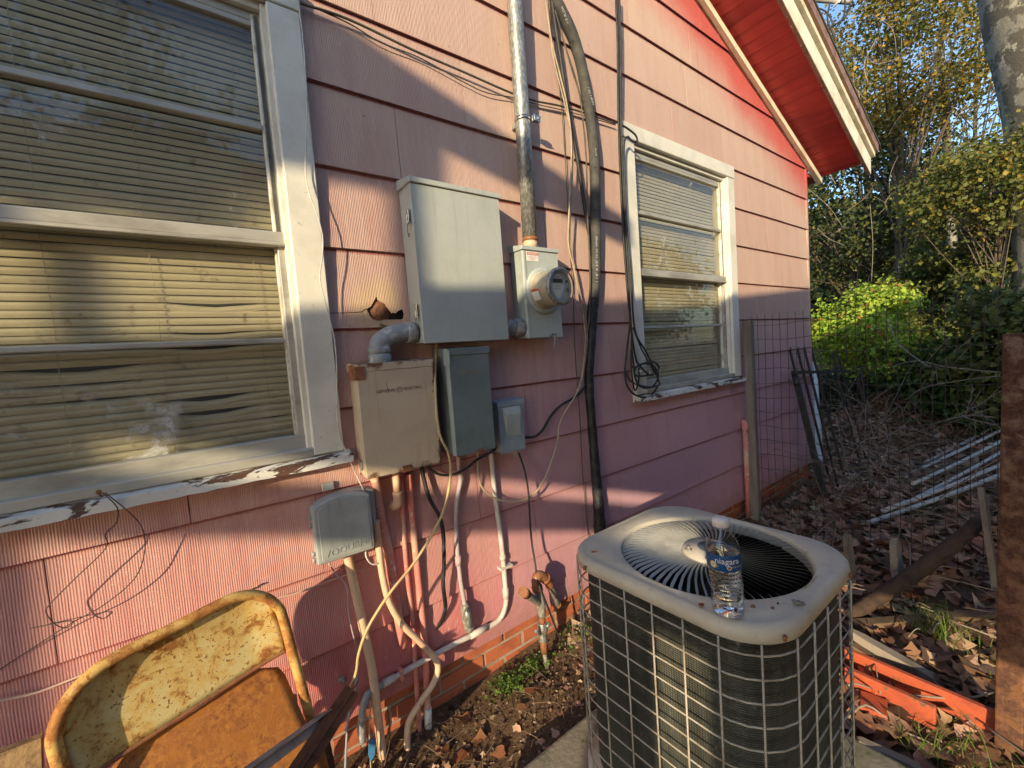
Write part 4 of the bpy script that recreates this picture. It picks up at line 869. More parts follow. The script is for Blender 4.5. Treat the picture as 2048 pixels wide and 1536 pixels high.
# angle iron pieces beside the chair
def angle(name, a, b_, w, mat, label, up, up2):
    q = B(); q.beam(a, b_, w, .004, up); q.beam(Vector(a)+Vector(up2)*w*.5, Vector(b_)+Vector(up2)*w*.5, .004, w, up); o = q.build(name, mat); return tag(o, label, 'angle iron')
angle('angle_iron', P(705, 1380, .17), P(560, 1600, .46), .050, 'rustiron', 'dark rusty angle iron leaning from the pipes to the chair', (.2, -.6, .8), (.2, -.2, .3))
angle('galvanised_bar', P(655, 1432, .24), P(440, 1590, .48), .032, 'roofmetal', 'shiny flat bar crossing under the dark angle iron', (.0, -.7, .7), (.1, .2, .3))
tag(B().beam(P(640, 1455, .2), P(668, 1590, .24), .035, .004, (0, -1, 0)).build('rust_flaked_strip', 'rustpost'), 'short flaking metal strip under the angle iron', 'metal strip')
tag(B().prism([P(-60, 1530, .10), P(82, 1476, .10), P(85, 1640, .13), P(-60, 1700, .13)], (0, .02, 0)).build('fibre_board', 'mat'), 'brown fibre board scrap in the bottom left corner', 'board')

# ================================================================ air conditioner
AX0, AX1, AY0, AY1 = .832, 1.372, -1.156, -.574; TZ = -.58; BZ = -1.28
acx, acy = (AX0+AX1)/2, (AY0+AY1)/2
ac = thing('air_conditioner', 'old square air conditioner unit with wire guard on concrete pad', 'air conditioner', (acx, acy, BZ))
def rrect(x0, x1, y0, y1, r, n=8):
    o = []
    for cx, cy, a0 in ((x1-r, y1-r, 0), (x0+r, y1-r, PI/2), (x0+r, y0+r, PI), (x1-r, y0+r, 3*PI/2)):
        for i in range(n+1): a = a0+PI/2*i/n; o.append((cx+r*math.cos(a), cy+r*math.sin(a)))
    return o
def ringobj(rings, name, mat, bev=0, closed_in=False):
    n = len(rings[0]); b = B(); V = [Vector(p) for r in rings for p in r]
    b.add(V, [(i*n+j, i*n+(j+1) % n, (i+1)*n+(j+1) % n, (i+1)*n+j) for i in range(len(rings)-1) for j in range(n)], True)
    return b.build(name, mat, ac)
hc = Vector((1.098, -.888, TZ)); HR = .236
NS = 160
def rr_even(g, r):                                    # outline sampled by angle round the fan centre
    o = []; x0, x1, y0, y1 = AX0-g, AX1+g, AY0-g, AY1+g; base = rrect(x0, x1, y0, y1, r, 14)
    an = [math.atan2(p[1]-hc.y, p[0]-hc.x) for p in base]
    k = len(base)
    for s in range(NS):
        a = -PI+2*PI*s/NS; best = None; d = Vector((math.cos(a), math.sin(a)))
        for i in range(k):
            p, q = Vector(base[i]), Vector(base[(i+1) % k]); e = q-p; w = p-Vector((hc.x, hc.y)); den = d.x*e.y-d.y*e.x
            if abs(den) < 1e-12: continue
            tt = (w.x*e.y-w.y*e.x)/den; uu = (w.x*d.y-w.y*d.x)/den
            if tt > 0 and -1e-6 <= uu <= 1+1e-6: best = tt; break
        o.append((hc.x+d.x*best, hc.y+d.y*best))
    return o
circ = lambda r, z: [(hc.x+r*math.cos(-PI+2*PI*s/NS), hc.y+r*math.sin(-PI+2*PI*s/NS), z) for s in range(NS)]
z_ = lambda pts, z: [(x, y, z) for x, y in pts]
rings = [circ(HR, TZ-.035), circ(HR+.001, TZ+.002), circ(HR+.006, TZ+.004), z_(rr_even(-.030, .10), TZ+.003), z_(rr_even(-.020, .11), TZ-.003), z_(rr_even(-.012, .115), TZ-.001),
         z_(rr_even(-.003, .125), TZ-.005), z_(rr_even(.003, .13), TZ-.012), z_(rr_even(.005, .13), TZ-.036), z_(rr_even(.002, .128), TZ-.037), z_(rr_even(-.03, .10), TZ-.035)]
ringobj(rings, 'top_cover', 'actop')
# fan guard vanes, one mesh shared
nb = 70; bl = None
V = []
for (r, z, hw) in ((.072, -.002, .0013), (.12, .0, .0019), (.17, .0, .0024), (.215, -.002, .0029), (.2345, -.008, .0031)):
    tw = .22*(r-.072)/.17
    for (o_, dz) in ((-hw*1.0, .0014), (hw*1.3, -.0034)):
        a = tw; V.append((r*math.cos(a)-o_*math.sin(a), r*math.sin(a)+o_*math.cos(a), z+dz))
F_ = [(2*i, 2*i+1, 2*i+3, 2*i+2) for i in range(4)]
me = bpy.data.meshes.new('vane'); me.from_pydata(V, [], F_); me.materials.append(M['acblade']); me.polygons.foreach_set('use_smooth', [True]*4)
for i in range(nb):
    o = mesh_obj('vane', 0, 0, 0, ac, loc=hc, mesh=me); o.rotation_euler = (0, 0, 2*PI*i/nb)
B().lathe(hc, [(.070, -.012), (.071, .0), (.067, .006), (.0001, .008)], 48).build('hub_plate', 'actop', ac)
B().lathe(hc+Vector((.012, .0, .0085)), [(.036, 0), (.036, .0012), (.0001, .0013)], 32).build('badge', 'hublabel', ac)
lettering('500A', .022, hc+Vector((.010, -.004, .0105)), (.75, .66, 0), (-.66, .75, 0), 'facelight', ac, .0003)
for a in (.6, 2.4, 3.6, 5.1):
    B().lathe(hc+Vector((.056*math.cos(a), .056*math.sin(a), .006)), [(.010, 0), (.010, .002), (.0055, .003), (.005, .009), (.0001, .0105)], 10).build('hub_bolt', 'oldgalv', ac)
B().lathe(hc+Vector((0, 0, -.17)), [(.0001, 0), (.06, 0), (.06, .10), (.0001, .10)], 24).build('motor', 'hole', ac)
for k in range(3):
    a = 2*PI*k/3+.5; V = []
    for j in range(7):
        r = .06+.165*j/6; w = .06+.02*j/6; V += [hc+Vector((r*math.cos(a-w*2), r*math.sin(a-w*2), -.10)), hc+Vector((r*math.cos(a+w*4), r*math.sin(a+w*4), -.145))]
    B().add(V, [(2*j, 2*j+1, 2*j+3, 2*j+2) for j in range(6)], True).build('fan_blade', 'coil', ac)
# coil wall, inner void, base pan
def wallring(g, r, z0, z1, n=8): return [[(x, y, z0) for x, y in rrect(AX0-g, AX1+g, AY0-g, AY1+g, r, n)], [(x, y, z1) for x, y in rrect(AX0-g, AX1+g, AY0-g, AY1+g, r, n)]]
rg = wallring(-.022, .108, BZ+.04, TZ-.030); ringobj(rg, 'coil', 'coil')
rg = wallring(-.06, .08, BZ+.04, TZ-.030); ringobj(rg, 'coil_inner_face', 'hole')
ringobj([wallring(.004, .11, BZ, BZ)[0], wallring(.004, .11, BZ, BZ+.045)[1], wallring(-.05, .07, BZ, BZ+.046)[1]], 'base_pan', 'actop')
B().box(AX0+.05, AX1-.05, AY0+.05, AY1-.05, BZ+.02, BZ+.03).build('pan_floor', 'hole', ac)
zz = TZ-.062
while zz > BZ+.05:
    B().tube([(x, y, zz) for x, y in rrect(AX0-.004, AX1+.004, AY0-.004, AY1+.004, .130, 6)], .0022, 6, closed=True, smooth=False).build('guard_ring', 'acwire', ac); zz -= .0515
# verticals, evenly along the outline
outl = [Vector((x, y, 0)) for x, y in rrect(AX0-.0085, AX1+.0085, AY0-.0085, AY1+.0085, .134, 12)]; outl.append(outl[0])
tot = sum((outl[i+1]-outl[i]).length for i in range(len(outl)-1)); nv_ = 26; step = tot/nv_; acc = 0.; nxt = .02
vm = None
for i in range(len(outl)-1):
    l_ = (outl[i+1]-outl[i]).length
    while nxt < acc+l_:
        p = outl[i].lerp(outl[i+1], (nxt-acc)/l_); nxt += step
        if vm is None:
            vo_ = B().tube([(0, 0, TZ-.034), (0, 0, BZ+.03)], .0024, 6, smooth=False); vmm = vo_.build('guard_upright', 'acwire', ac); vm = vmm.data; cz = WL[vmm.name].z; vmm.location = Vector((p.x, p.y, cz))-WL[ac.name]
        else: mesh_obj('guard_upright', 0, 0, 0, ac, loc=(p.x, p.y, cz), mesh=vm)
    acc += l_
for (x, y) in ((AX0+.065, AY0+.008), (AX0-.007, AY1-.10), (AX1-.12, AY0-.006)):
    B().lathe((x, y, TZ-.024), [(.0065, 0), (.006, .004), (.0001, .006)], 12, 'y').build('screw', 'rustfit', ac)
# scabs of rust and a dead leaf on the cover
for (px, py, s, m_) in ((1402, 1210, .008, 'rustfit'), (1545, 1216, .005, 'rustfit'), (1592, 1203, .010, 'oldgalv'), (1604, 1207, .008, 'oldgalv'), (1556, 1207, .003, 'hole'), (1505, 1213, .008, 'mat')):
    c = G(px, py, TZ+.004); q = [(c.x+s*random.uniform(.6, 1.2)*math.cos(a), c.y+.8*s*random.uniform(.5, 1.1)*math.sin(a), TZ+.0035) for a in np.linspace(0, 2*PI, 12)[:-1]]
    B().prism(q, (0, 0, .0018)).build('rust_scab', m_, ac)
tag(B().box(.60, 1.56, -1.36, -.462, -1.42, -1.281).build('concrete_pad', 'concrete', None, .012, 2), 'mossy concrete slab beneath the air conditioner', 'concrete pad')

# water bottle
bc = G(1456, 1224, TZ+.004); bc.z = TZ+.004
bt = thing('water_bottle', 'clear ribbed plastic water bottle with blue label on the air conditioner', 'water bottle', bc)
prof = [(.022, 0), (.029, .003), (.0315, .010), (.0315, .020)]
for k in range(9): z = .024+k*.0088; prof += [(.0318, z), (.0302, z+.0028), (.0302, z+.0045), (.0318, z+.0072)]
prof += [(.0325, .106), (.0325, .132), (.0325, .140), (.0315, .147), (.0285, .158), (.0225, .171), (.0165, .181), (.0128, .186), (.0128, .190), (.0155, .1905), (.0155, .192), (.0122, .1925), (.0122, .197)]
leanv = Vector((-.012, .004))
def bottle(prof, name, mat, rot=0, jit=0):
    b = B().lathe(bc, prof, 40, cap=(name != 'label_band'))
    for v in b.v:
        h = v.z-bc.z; k = math.sin(min(h/.11, 1)*PI)*.004; v.x += leanv.x*h/.2*.6+k; v.y += leanv.y*h/.2
        if jit and .02 < h < .105: a = math.atan2(v.y-bc.y, v.x-bc.x); f = 1+jit*math.sin(3*a+h*90)+jit*.6*math.sin(5*a-h*60); v.x = bc.x+(v.x-bc.x)*f; v.y = bc.y+(v.y-bc.y)*f
    return b.build(name, mat, bt)
bottle(prof, 'shell', 'pet', jit=.035)
wp = [(r-.0011, z) for r, z in prof if z <= .135]; wp[0] = (.021, .0012); wp.append((.0314, .135)); wp.append((.0001, .1352))
bottle([(.0001, .0012)]+wp, 'water', 'petwater', jit=.035)
bottle([(.0330, .104), (.0333, .105), (.0333, .137), (.0330, .138)], 'label_band', 'labelblue')
bottle([(.0150, .189), (.0160, .190), (.0160, .203), (.0150, .2055), (.0001, .206)], 'cap', 'cap')
for k in range(24):
    a = 2*PI*k/24; q = bc+Vector((-.0072+.0161*math.cos(a), .004+.0161*math.sin(a), .191)); B().beam(q, q+Vector((0, 0, .011)), .0009, .0009).build('cap_rib', 'cap', bt)
vc = math.atan2(CAM.y-bc.y, CAM.x-bc.x)
def wrap(zoff, da, rad=.0336):
    def f(c):
        a = vc+da+c.x/rad; h = zoff+c.y; k = math.sin(min(h/.11, 1)*PI)*.004; return Vector((bc.x+leanv.x*h/.2*.6+k+(rad+c.z)*math.cos(a), bc.y+leanv.y*h/.2+(rad+c.z)*math.sin(a), bc.z+h))
    return f
lettering('niagara', .0175, (0, 0, 0), (1, 0, 0), (0, 0, 1), 'white', bt, .0001, bend=wrap(.1265, .22))
lettering('PURIFIED            DRINKING WATER', .0042, (0, 0, 0), (1, 0, 0), (0, 0, 1), 'face', bt, .0001, bend=wrap(.1145, .20))
def disc(r, zoff, da, mat, name, rad=.0337):
    b = B(); f = wrap(zoff, da, rad); V = [f(Vector((0, 0, .0002)))]+[f(Vector((r*math.cos(a), r*math.sin(a), .0002))) for a in np.linspace(0, 2*PI, 17)[:-1]]
    b.add(V, [(0, 1+i, 1+(i+1) % 16) for i in range(16)]); return b.build(name, mat, bt)
disc(.0075, .1165, -.62, 'gold', 'seal'); disc(.0050, .1165, -.62, 'white', 'seal', .0339); disc(.0032, .1165, -.62, 'gold', 'seal', .0341)
disc(.0044, .1135, .30, 'white', 'drop_emblem'); disc(.0032, .1135, .30, 'mat', 'drop_emblem', .0339)

# ================================================================ fence and yard clutter
FX = 3.2
t = thing('wooden_fence_post', 'grey weathered wooden post against the pink wall', 'fence post', (FX, -.05, GZ))
pt, pb = P(1496, 641, .06), P(1512, 1040, .10)
B().beam(pb, pt, .055, .055, (0, 1, 0)).build('post', 'oldwood', t, .004)
t = thing('rusty_steel_post', 'thick pitted rusty steel post at the right edge', 'fence post', (3.2, -1.25, GZ))
ra, rb = D(2036, 668, 1.36), D(2016, 1640, 1.36)
B().beam(rb, ra, .074, .060, (0, 1, 0)).build('post_tube', 'rustpost', t, .005, 2)
# wire mesh fence between them
t = thing('wire_mesh_fence', 'rusty welded wire fence between wooden post and rusty post', 'wire fence', (3.2, -.6, GZ))
fa = P(1500, 641, .075); fb = D(1996, 640, 2.13)
nv_ = 25; FH = fa.z+.03-GZ
def fp(u, z): return Vector((fa.x+(fb.x-fa.x)*u+.012*math.sin(u*9+z*3), fa.y+(fb.y-fa.y)*u, z))
for i in range(nv_+1):
    u = i/nv_; B().tube([fp(u+random.uniform(-.002, .002), GZ+FH*j/6*(1+.0*u)) for j in range(7)], .0017, 5, n=3).build('wire', 'meshwire', t)
for j in range(15):
    z = GZ+.02+j*.1016
    if z > fa.z+.04: break
    B().tube([fp(i/12, z+.006*math.sin(i*1.9+j)) for i in range(13)], .0017, 5, n=3).build('wire', 'meshwire', t)

# leaning black iron fence panel
t = thing('iron_fence_panel', 'black iron fence panel leaning beside the house corner', 'iron fence', G(1650, 980))
zq = lambda x, y: (1448+x/3.072, 500+y/3.072)
bars = [((405, 610), (600, 1440), 3.5), ((452, 610), (655, 1440), 3.6), ((495, 612), (700, 1455), 3.65), ((540, 620), (742, 1400), 3.8), ((665, 640), (835, 1310), 4.2), ((700, 650), (872, 1280), 4.4), ((845, 730), (880, 1060), 5.0)]
for (a, c, dep) in bars:
    B().beam(D(*zq(*c), dep), D(*zq(*a), dep+.15), .016, .016, (0, 1, 0)).build('bar', 'ironfence', t)
    q = D(*zq(*a), dep+.15); B().lathe(q, [(.009, 0), (.012, .008), (.0001, .03)], 8).build('finial', 'ironfence', t)
B().beam(D(*zq(612, 1500), 3.4), D(*zq(432, 748), 3.55), .04, .04, (0, 1, 0)).build('post', 'ironfence', t, .003)
B().beam(D(*zq(425, 752), 3.5), D(*zq(770, 745), 4.3), .028, .028).build('rail', 'ironfence', t)
B().lathe(D(*zq(446, 830), 3.48), [(.02, 0), (.02, .05)], 8).build('hinge', 'ironfence', t)
tag(B().beam(G(1636, 925), D(*zq(540, 692), 5.2)+Vector((0, 0, 0)), .085, .085, (0, 1, 0)).build('white_post', 'whitepost', None, .008), 'white post just beyond the house corner', 'post')

# conduits stacked
def conduit(a, b_, r, label, mat='galv'): return tag(B().tube([a, (a+b_)/2+Vector((0, 0, -.01)), b_], r, 10).build('steel_conduit', mat), label, 'conduit', 'steel conduits lying in the yard')
cl = [((1736, 1046, 2.96), (2010, 946, 3.45), .016, 'nearest steel conduit of the stack, its end on the leaves'), ((1766, 1022, 3.05), (2010, 926, 3.55), .015, 'second steel conduit up from the nearest of the stack'),
      ((1800, 1012, 3.12), (2010, 900, 3.75), .012, 'third steel conduit of the stack, just above the grey pair'), ((1826, 968, 3.3), (2010, 878, 4.0), .013, 'steel conduit bowing up at the middle of the stack'),
      ((1690, 1038, 3.3), (1960, 962, 3.9), .011, 'thin pale pole sticking out left of the conduit stack'), ((1780, 965, 3.9), (2010, 856, 4.6), .014, 'far steel conduit lying behind the stack'), ((1850, 925, 4.2), (2015, 838, 4.9), .013, 'farthest steel conduit behind the stack')]
for a, c, r, lb in cl: conduit(D(*a), D(*c), r, lb, 'twig' if 'pole' in lb else 'palepipe')

tag(B().tube([D(1688, 1240, 2.0), D(1790, 1172, 2.08), D(1880, 1110, 2.18), D(1962, 1040, 2.3)], [.03, .032, .036, .03], 10, jit=.12).build('dark_log', 'bark'), 'dark rotten log slanting up behind the air conditioner', 'log')
def plank(a, b_, w, h, mat, label, name='plank', up=(0, 0, 1), jit=.1, cat='plank'):
    a = Vector(a); b_ = Vector(b_); n = 10; t_ = (b_-a).normalized(); x = t_.cross(Vector(up)).normalized(); y = x.cross(t_); V = []
    for i in range(n+1):
        p = a.lerp(b_, i/n); e = .55 if i in (0, n) else 1
        V += [p+x*w/2*s1*e*(1+random.uniform(-jit, jit))+y*h/2*s2*(1+random.uniform(-jit, jit)) for s1, s2 in ((-1, -1), (1, -1), (1, 1), (-1, 1))]
    F_ = [(i*4+j, i*4+(j+1) % 4, (i+1)*4+(j+1) % 4, (i+1)*4+j) for i in range(n) for j in range(4)]+[(3, 2, 1, 0), tuple(n*4+j for j in range(4))]
    return tag(B().add(V, F_).build(name, mat), label, cat)
plank(D(1690, 1250, 1.95), D(2000, 1226, 1.92), .045, .02, 'plank', 'thin split plank lying level under the log')
plank(D(1694, 1070, 2.25), D(1706, 1200, 2.22), .085, .02, 'oldwood', 'broken grey picket right behind the air conditioner', 'broken_picket', (0, 1, 0), .2, 'picket')
plank(D(1790, 1078, 2.25), D(1802, 1250, 2.12), .13, .03, 'oldwood', 'splintered grey stump board below the log', 'splintered_board', (0, 1, 0), .25, 'board')
plank(D(1962, 975, 2.2), D(1995, 1195, 2.12), .09, .022, 'oldwood', 'tall grey board leaning beside the rusty post', 'leaning_board', (0, 1, 0), .12, 'board')
plank(D(1700, 1265, 1.75), D(1990, 1430, 1.55), .05, .03, 'oldwood', 'long grey wood strip along the orange frame')
plank(D(1770, 1285, 1.85), D(1985, 1385, 1.75), .10, .02, 'plank', 'mossy brown plank under the grass tuft')
plank(D(1835, 1290, 1.8), D(1870, 1325, 1.74), .035, .02, 'oldwood', 'short pale wood chunk lying in the grass', 'wood_chunk', cat='wood chunk')
plank(D(1700, 1290, 1.72), D(1860, 1372, 1.62), .05, .02, 'plank', 'split brown plank tucked under the long grey strip')
plank(D(1800, 1262, 2.0), D(1990, 1345, 1.85), .09, .02, 'oldwood', 'broad grey board fading under the grass')
plank(D(1715, 1480, 1.35), D(1840, 1536, 1.3), .03, .012, 'oldwood', 'thin bark strip on the sunny ground right of the unit')
plank(D(1765, 1270, 1.95), D(1835, 1305, 1.9), .05, .02, 'mat', 'short tan rotten piece lying in the sun above the planks', 'wood_chunk', cat='wood chunk')
# orange painted wooden frame
t = thing('orange_frame', 'orange painted wooden frame lying on the ground', 'wooden frame', G(1800, 1380))
def gp(x, y, z): return G(x, y, z)
for (a, c, w, h, z) in (((1690, 1312), (1995, 1446), .022, .075, -1.30), ((1690, 1352), (1872, 1436), .022, .080, -1.31)):
    B().beam(gp(*a, z), gp(*c, z), w, h).build('rail', 'orangewood', t, .003)
for k, (a, c) in enumerate((((1722, 1318), (1740, 1368)), ((1798, 1352), (1812, 1402)), ((1700, 1345), (1760, 1385)), ((1720, 1400), (1775, 1420)))):
    B().beam(gp(*a, -1.315-.01*(k % 2)), gp(*c, -1.315-.01*(k % 2)), .045 if k < 3 else .09, .018).build('slat', 'orangewood', t, .002)
# bin behind
t = thing('blue_bin', 'dark blue plastic bin with dirty white lid among the leaves', 'bin', G(1860, 905))
c = D(1862, 872, 5.6); B().box(c.x-.2, c.x+.25, c.y-.22, c.y+.16, gh(c.x, c.y)-.02, c.z+.04).build('body', 'blue', t, .02, 2)
B().box(c.x-.22, c.x+.30, c.y-.28, c.y+.16, c.z+.045, c.z+.085).build('lid', 'binlid', t, .01)

# ================================================================ leaves, grass, plants
def add_col(me, cols, per):
    ca = me.color_attributes.new('Col', 'FLOAT_COLOR', 'POINT'); a = np.ones((len(cols), per, 4), np.float32); a[:, :, :3] = cols[:, None, :]; ca.data.foreach_set('color', a.reshape(-1))
def fast_mesh(name, V, loops, sizes, mat):
    me = bpy.data.meshes.new(name); me.vertices.add(len(V)); me.vertices.foreach_set('co', V.astype(np.float32).reshape(-1))
    me.loops.add(len(loops)); me.loops.foreach_set('vertex_index', loops.astype(np.int32)); st = np.concatenate([[0], np.cumsum(sizes)[:-1]])
    me.polygons.add(len(sizes)); me.polygons.foreach_set('loop_start', st.astype(np.int32)); me.polygons.foreach_set('loop_total', sizes.astype(np.int32)); me.update(calc_edges=True); me.validate(); me.materials.append(M[mat]); return me
def rot_from(nv, ang):
    n = nv/np.linalg.norm(nv, axis=1, keepdims=True); h = np.where(np.abs(n[:, 2:3]) < .9, np.array([[0, 0, 1.]]), np.array([[1., 0, 0]])); x = np.cross(h, n); x /= np.linalg.norm(x, axis=1, keepdims=True); y = np.cross(n, x)
    c, s = np.cos(ang)[:, None], np.sin(ang)[:, None]; return x*c+y*s, -x*s+y*c, n
def leaves(name, cen, size, cols, nv, mat='leaf', parent=None, asp=.45, fold=.15, pc=None):
    """one folded leaf (two quads' worth) per centre"""
    N = len(cen); X, Y, Z = rot_from(nv, rng.uniform(0, 2*PI, N)); s = size[:, None]
    tm = [(-.5, 0, 0), (-.1, asp, fold), (.5, 0, -.05), (-.1, -asp, fold)]
    V = np.stack([cen+s*(X*a+Y*b+Z*c) for a, b, c in tm], 1).reshape(-1, 3); k = np.arange(N)[:, None]*4
    loops = np.concatenate([k+0, k+1, k+2, k+0, k+2, k+3], 1).reshape(-1); me = fast_mesh(name, V-np.array(pc if pc is not None else (0, 0, 0)), loops, np.full(2*N, 3), mat)
    add_col(me, cols, 4); o = bpy.data.objects.new(name, me); return _reg(o, parent, Vector(pc) if pc is not None else None)
def lobed(name, cen, size, cols, nv, mat='dryleaf', parent=None, lobes=5, curl=.35, pc=None):
    """lobed, curled dead leaves"""
    N = len(cen); X, Y, Z = rot_from(nv, rng.uniform(0, 2*PI, N)); s = size[:, None]; k2 = lobes*2; V = [cen+s*Z*.0]
    cu = rng.uniform(-.2, curl, N)[:, None]; cu2 = rng.uniform(-.3, curl, N)[:, None]
    for i in range(k2):
        a = 2*PI*i/k2; r = (.5 if i % 2 == 0 else .30)*rng.uniform(.6, 1.15, N)[:, None]*(1.25 if i in (0, 1, k2-1) else (.7 if i in (4, 5, 6) else 1))
        if i == 0: r = r*1.1
        x, y = r*math.cos(a), r*math.sin(a); V.append(cen+s*(X*x+Y*y+Z*(cu*2*x*x+cu2*2*y*y)))
    V = np.stack(V, 1).reshape(-1, 3); k = (np.arange(N)*(k2+1))[:, None]; l_ = []
    for i in range(k2): l_ += [k+0, k+1+i, k+1+(i+1) % k2]
    loops = np.concatenate(l_, 1).reshape(-1); me = fast_mesh(name, V-np.array(pc if pc is not None else (0, 0, 0)), loops, np.full(k2*N, 3), mat); add_col(me, cols, k2+1)
    o = bpy.data.objects.new(name, me); return _reg(o, parent, Vector(pc) if pc is not None else None)
def pick(pal, N, jit=.25):
    pal = np.array(pal); c = pal[rng.integers(0, len(pal), N)]; return np.clip(c*(1+rng.uniform(-jit, jit, (N, 1)))*(1+rng.uniform(-.08, .08, (N, 3))), .003, .9)
DRY = [(.32, .17, .10), (.24, .13, .075), (.40, .25, .16), (.18, .095, .06), (.46, .30, .20), (.30, .16, .11), (.10, .06, .04)]
N = 15000
u = rng.uniform(0, 1, N); lx = 1.3+8.2*u**1.2; ly = rng.uniform(-3.2, .6, N); ly = np.where(lx < 4.6, -np.abs(ly), ly)
keep = ~((lx < 1.62) & (ly > -1.4) & (ly < -.45)) & ~((lx < 4.6) & (ly > -.04)); lx, ly = lx[keep], ly[keep]; N = len(lx)
c = np.stack([lx, ly, gh(lx, ly)+rng.uniform(.004, .03, N)], 1); nv = rng.normal(0, .45, (N, 3)); nv[:, 2] = 1
tag(lobed('leaf_litter', c, rng.uniform(.05, .13, N), pick(DRY, N), nv), 'brown dead leaves covering the yard behind the unit', 'leaf litter', kind='stuff')
N = 700; lx = rng.uniform(.2, 1.7, N); ly = rng.uniform(-.9, -.03, N); c = np.stack([lx, ly, gh(lx, ly)+rng.uniform(.002, .015, N)], 1); nv = rng.normal(0, .4, (N, 3)); nv[:, 2] = 1
tag(lobed('small_leaf_litter', c, rng.uniform(.012, .045, N), pick(DRY, N), nv), 'small broken leaves along the foot of the wall', 'leaf litter', kind='stuff')
N = 9000; lx = rng.uniform(-.3, 2.2, N); ly = rng.uniform(-1.3, -.03, N); c = np.stack([lx, ly, gh(lx, ly)+.002], 1); nv = rng.normal(0, .7, (N, 3)); nv[:, 2] = 1
tag(leaves('mulch', c, rng.uniform(.006, .022, N), pick([(.30, .2, .12), (.14, .08, .05), (.42, .30, .2), (.07, .04, .03)], N), nv, 'dryleaf', asp=.3), 'coarse mulch and grit on the soil by the wall', 'mulch', kind='stuff')
# single larger leaves lying near the wall
ls = [((1060, 1385), .06, 'pale brown leaf lying below the gas riser'), ((1077, 1378), .07, 'orange brown lobed leaf in the sun below the gas riser'), ((1045, 1420), .06, 'dark reddish leaf on the soil left of the pad'), ((930, 1430), .07, 'curled leaf in the shade by the white pipe end'),
      ((885, 1480), .08, 'big brown leaf near the bottom of the pipes'), ((960, 1470), .07, 'brown leaf half way between pipes and pad'), ((1000, 1500), .07, 'crumpled leaf near the bottom edge by the pad'), ((920, 1500), .09, 'large leaf at the bottom edge below the pipes'), ((1820, 1190), .1, 'orange sunlit leaf beside the splintered board'), ((1760, 1470), .08, 'tan leaf on the sunny ground right of the unit')]
for (px, s, lb) in ls:
    q = G(*px, GZ+.02); nv = rng.normal(0, .35, (1, 3)); nv[:, 2] = 1; q.z = float(gh(q.x, q.y))+.015
    tag(lobed('fallen_leaf', np.array([[q.x, q.y, q.z]]), np.array([s]), pick([(.34, .16, .07), (.30, .12, .05), (.24, .12, .07)], 1), nv, curl=.5, pc=q), lb, 'leaf')
def twigs(name, n, x0, x1, y0, y1, lmax, label, mat='twig', zr=.05, rr=None):
    b = B()
    for i in range(n):
        x, y = random.uniform(x0, x1), random.uniform(y0, y1); a = random.uniform(0, PI); l_ = random.uniform(.1, lmax); p = Vector((x, y, float(gh(x, y))+random.uniform(.005, zr)))
        q = p+Vector((math.cos(a)*l_, math.sin(a)*l_, random.uniform(-.01, .06))); m_ = (p+q)/2+Vector((random.uniform(-.03, .03), random.uniform(-.03, .03), random.uniform(0, .03))); b.tube([p, m_, q], rr or random.uniform(.0015, .004), 5, n=3)
    return tag(b.build(name, mat), label, 'twigs', kind='stuff')
twigs('twig_litter', 260, 1.5, 6, -2, -.1, .5, 'dead twigs scattered over the yard leaves')
twigs('wall_twigs', 45, .2, 1.4, -.45, -.05, .13, 'thin dry stalks on the soil by the bricks', mat='plank', zr=.02, rr=.0012)
# brush tangled in the middle distance
b = B()
for i in range(130):
    x, y = random.uniform(3.6, 8.5), random.uniform(-1.25, .35)
    if x < 4.8: y = min(y, -.35)
    p = Vector((x, y, float(gh(x, y))+random.uniform(.0, .3))); a = random.uniform(0, 2*PI); l_ = random.uniform(.25, 1.1)
    q = p+Vector((math.cos(a)*l_, math.sin(a)*l_*.6, random.uniform(-.05, .6))); b.tube([p, p.lerp(q, .5)+Vector((random.uniform(-.1, .1), random.uniform(-.1, .1), random.uniform(0, .15))), q], random.uniform(.0015, .004), 4, n=4)
tag(b.build('brush_tangle', 'twig'), 'tangle of bare brush closing in behind the wire fence', 'brush', kind='stuff')
# brush branches seen against the leaves
for k, pt in enumerate([[(2000, 745, 3.6), (1900, 735, 3.8), (1830, 722, 4.2), (1780, 735, 4.6)], [(2000, 752, 3.6), (1930, 760, 3.8), (1850, 775, 4.0), (1810, 800, 4.2)], [(1990, 835, 3.2), (1930, 832, 3.4), (1860, 850, 3.8)], [(1860, 735, 4), (1800, 690, 4.4), (1775, 640, 4.8)],
                        [(1992, 850, 3.3), (1940, 838, 3.4), (1925, 830, 3.5)], [(1850, 1006, 3), (1750, 935, 3.2), (1690, 815, 3.5)], [(1690, 880, 3.8), (1740, 900, 3.6), (1830, 930, 3.4)]]):
    b = B().tube([D(x, y, z) for x, y, z in pt], [.006, .0045, .004, .003][:len(pt)], 6)
    for j in range(3): p = D(*pt[1]).lerp(D(*pt[2]), j/3); b.tube([p, p+Vector((random.uniform(-.1, .4), random.uniform(-.3, .1), random.uniform(.05, .3)))], .002, 5, smooth=False)
    tag(b.build('bare_branch', 'twig'), ['pale bare branch arching towards the rusty post at top', 'pale bare branch just beneath the arching one', 'bare branch above the blue bin', 'thin bare branch rising in front of the shrubs', 'short bare twig by the rusty post', 'thin twig drooping over the conduits', 'bare twig lying low left of the blue bin'][k], 'branch')
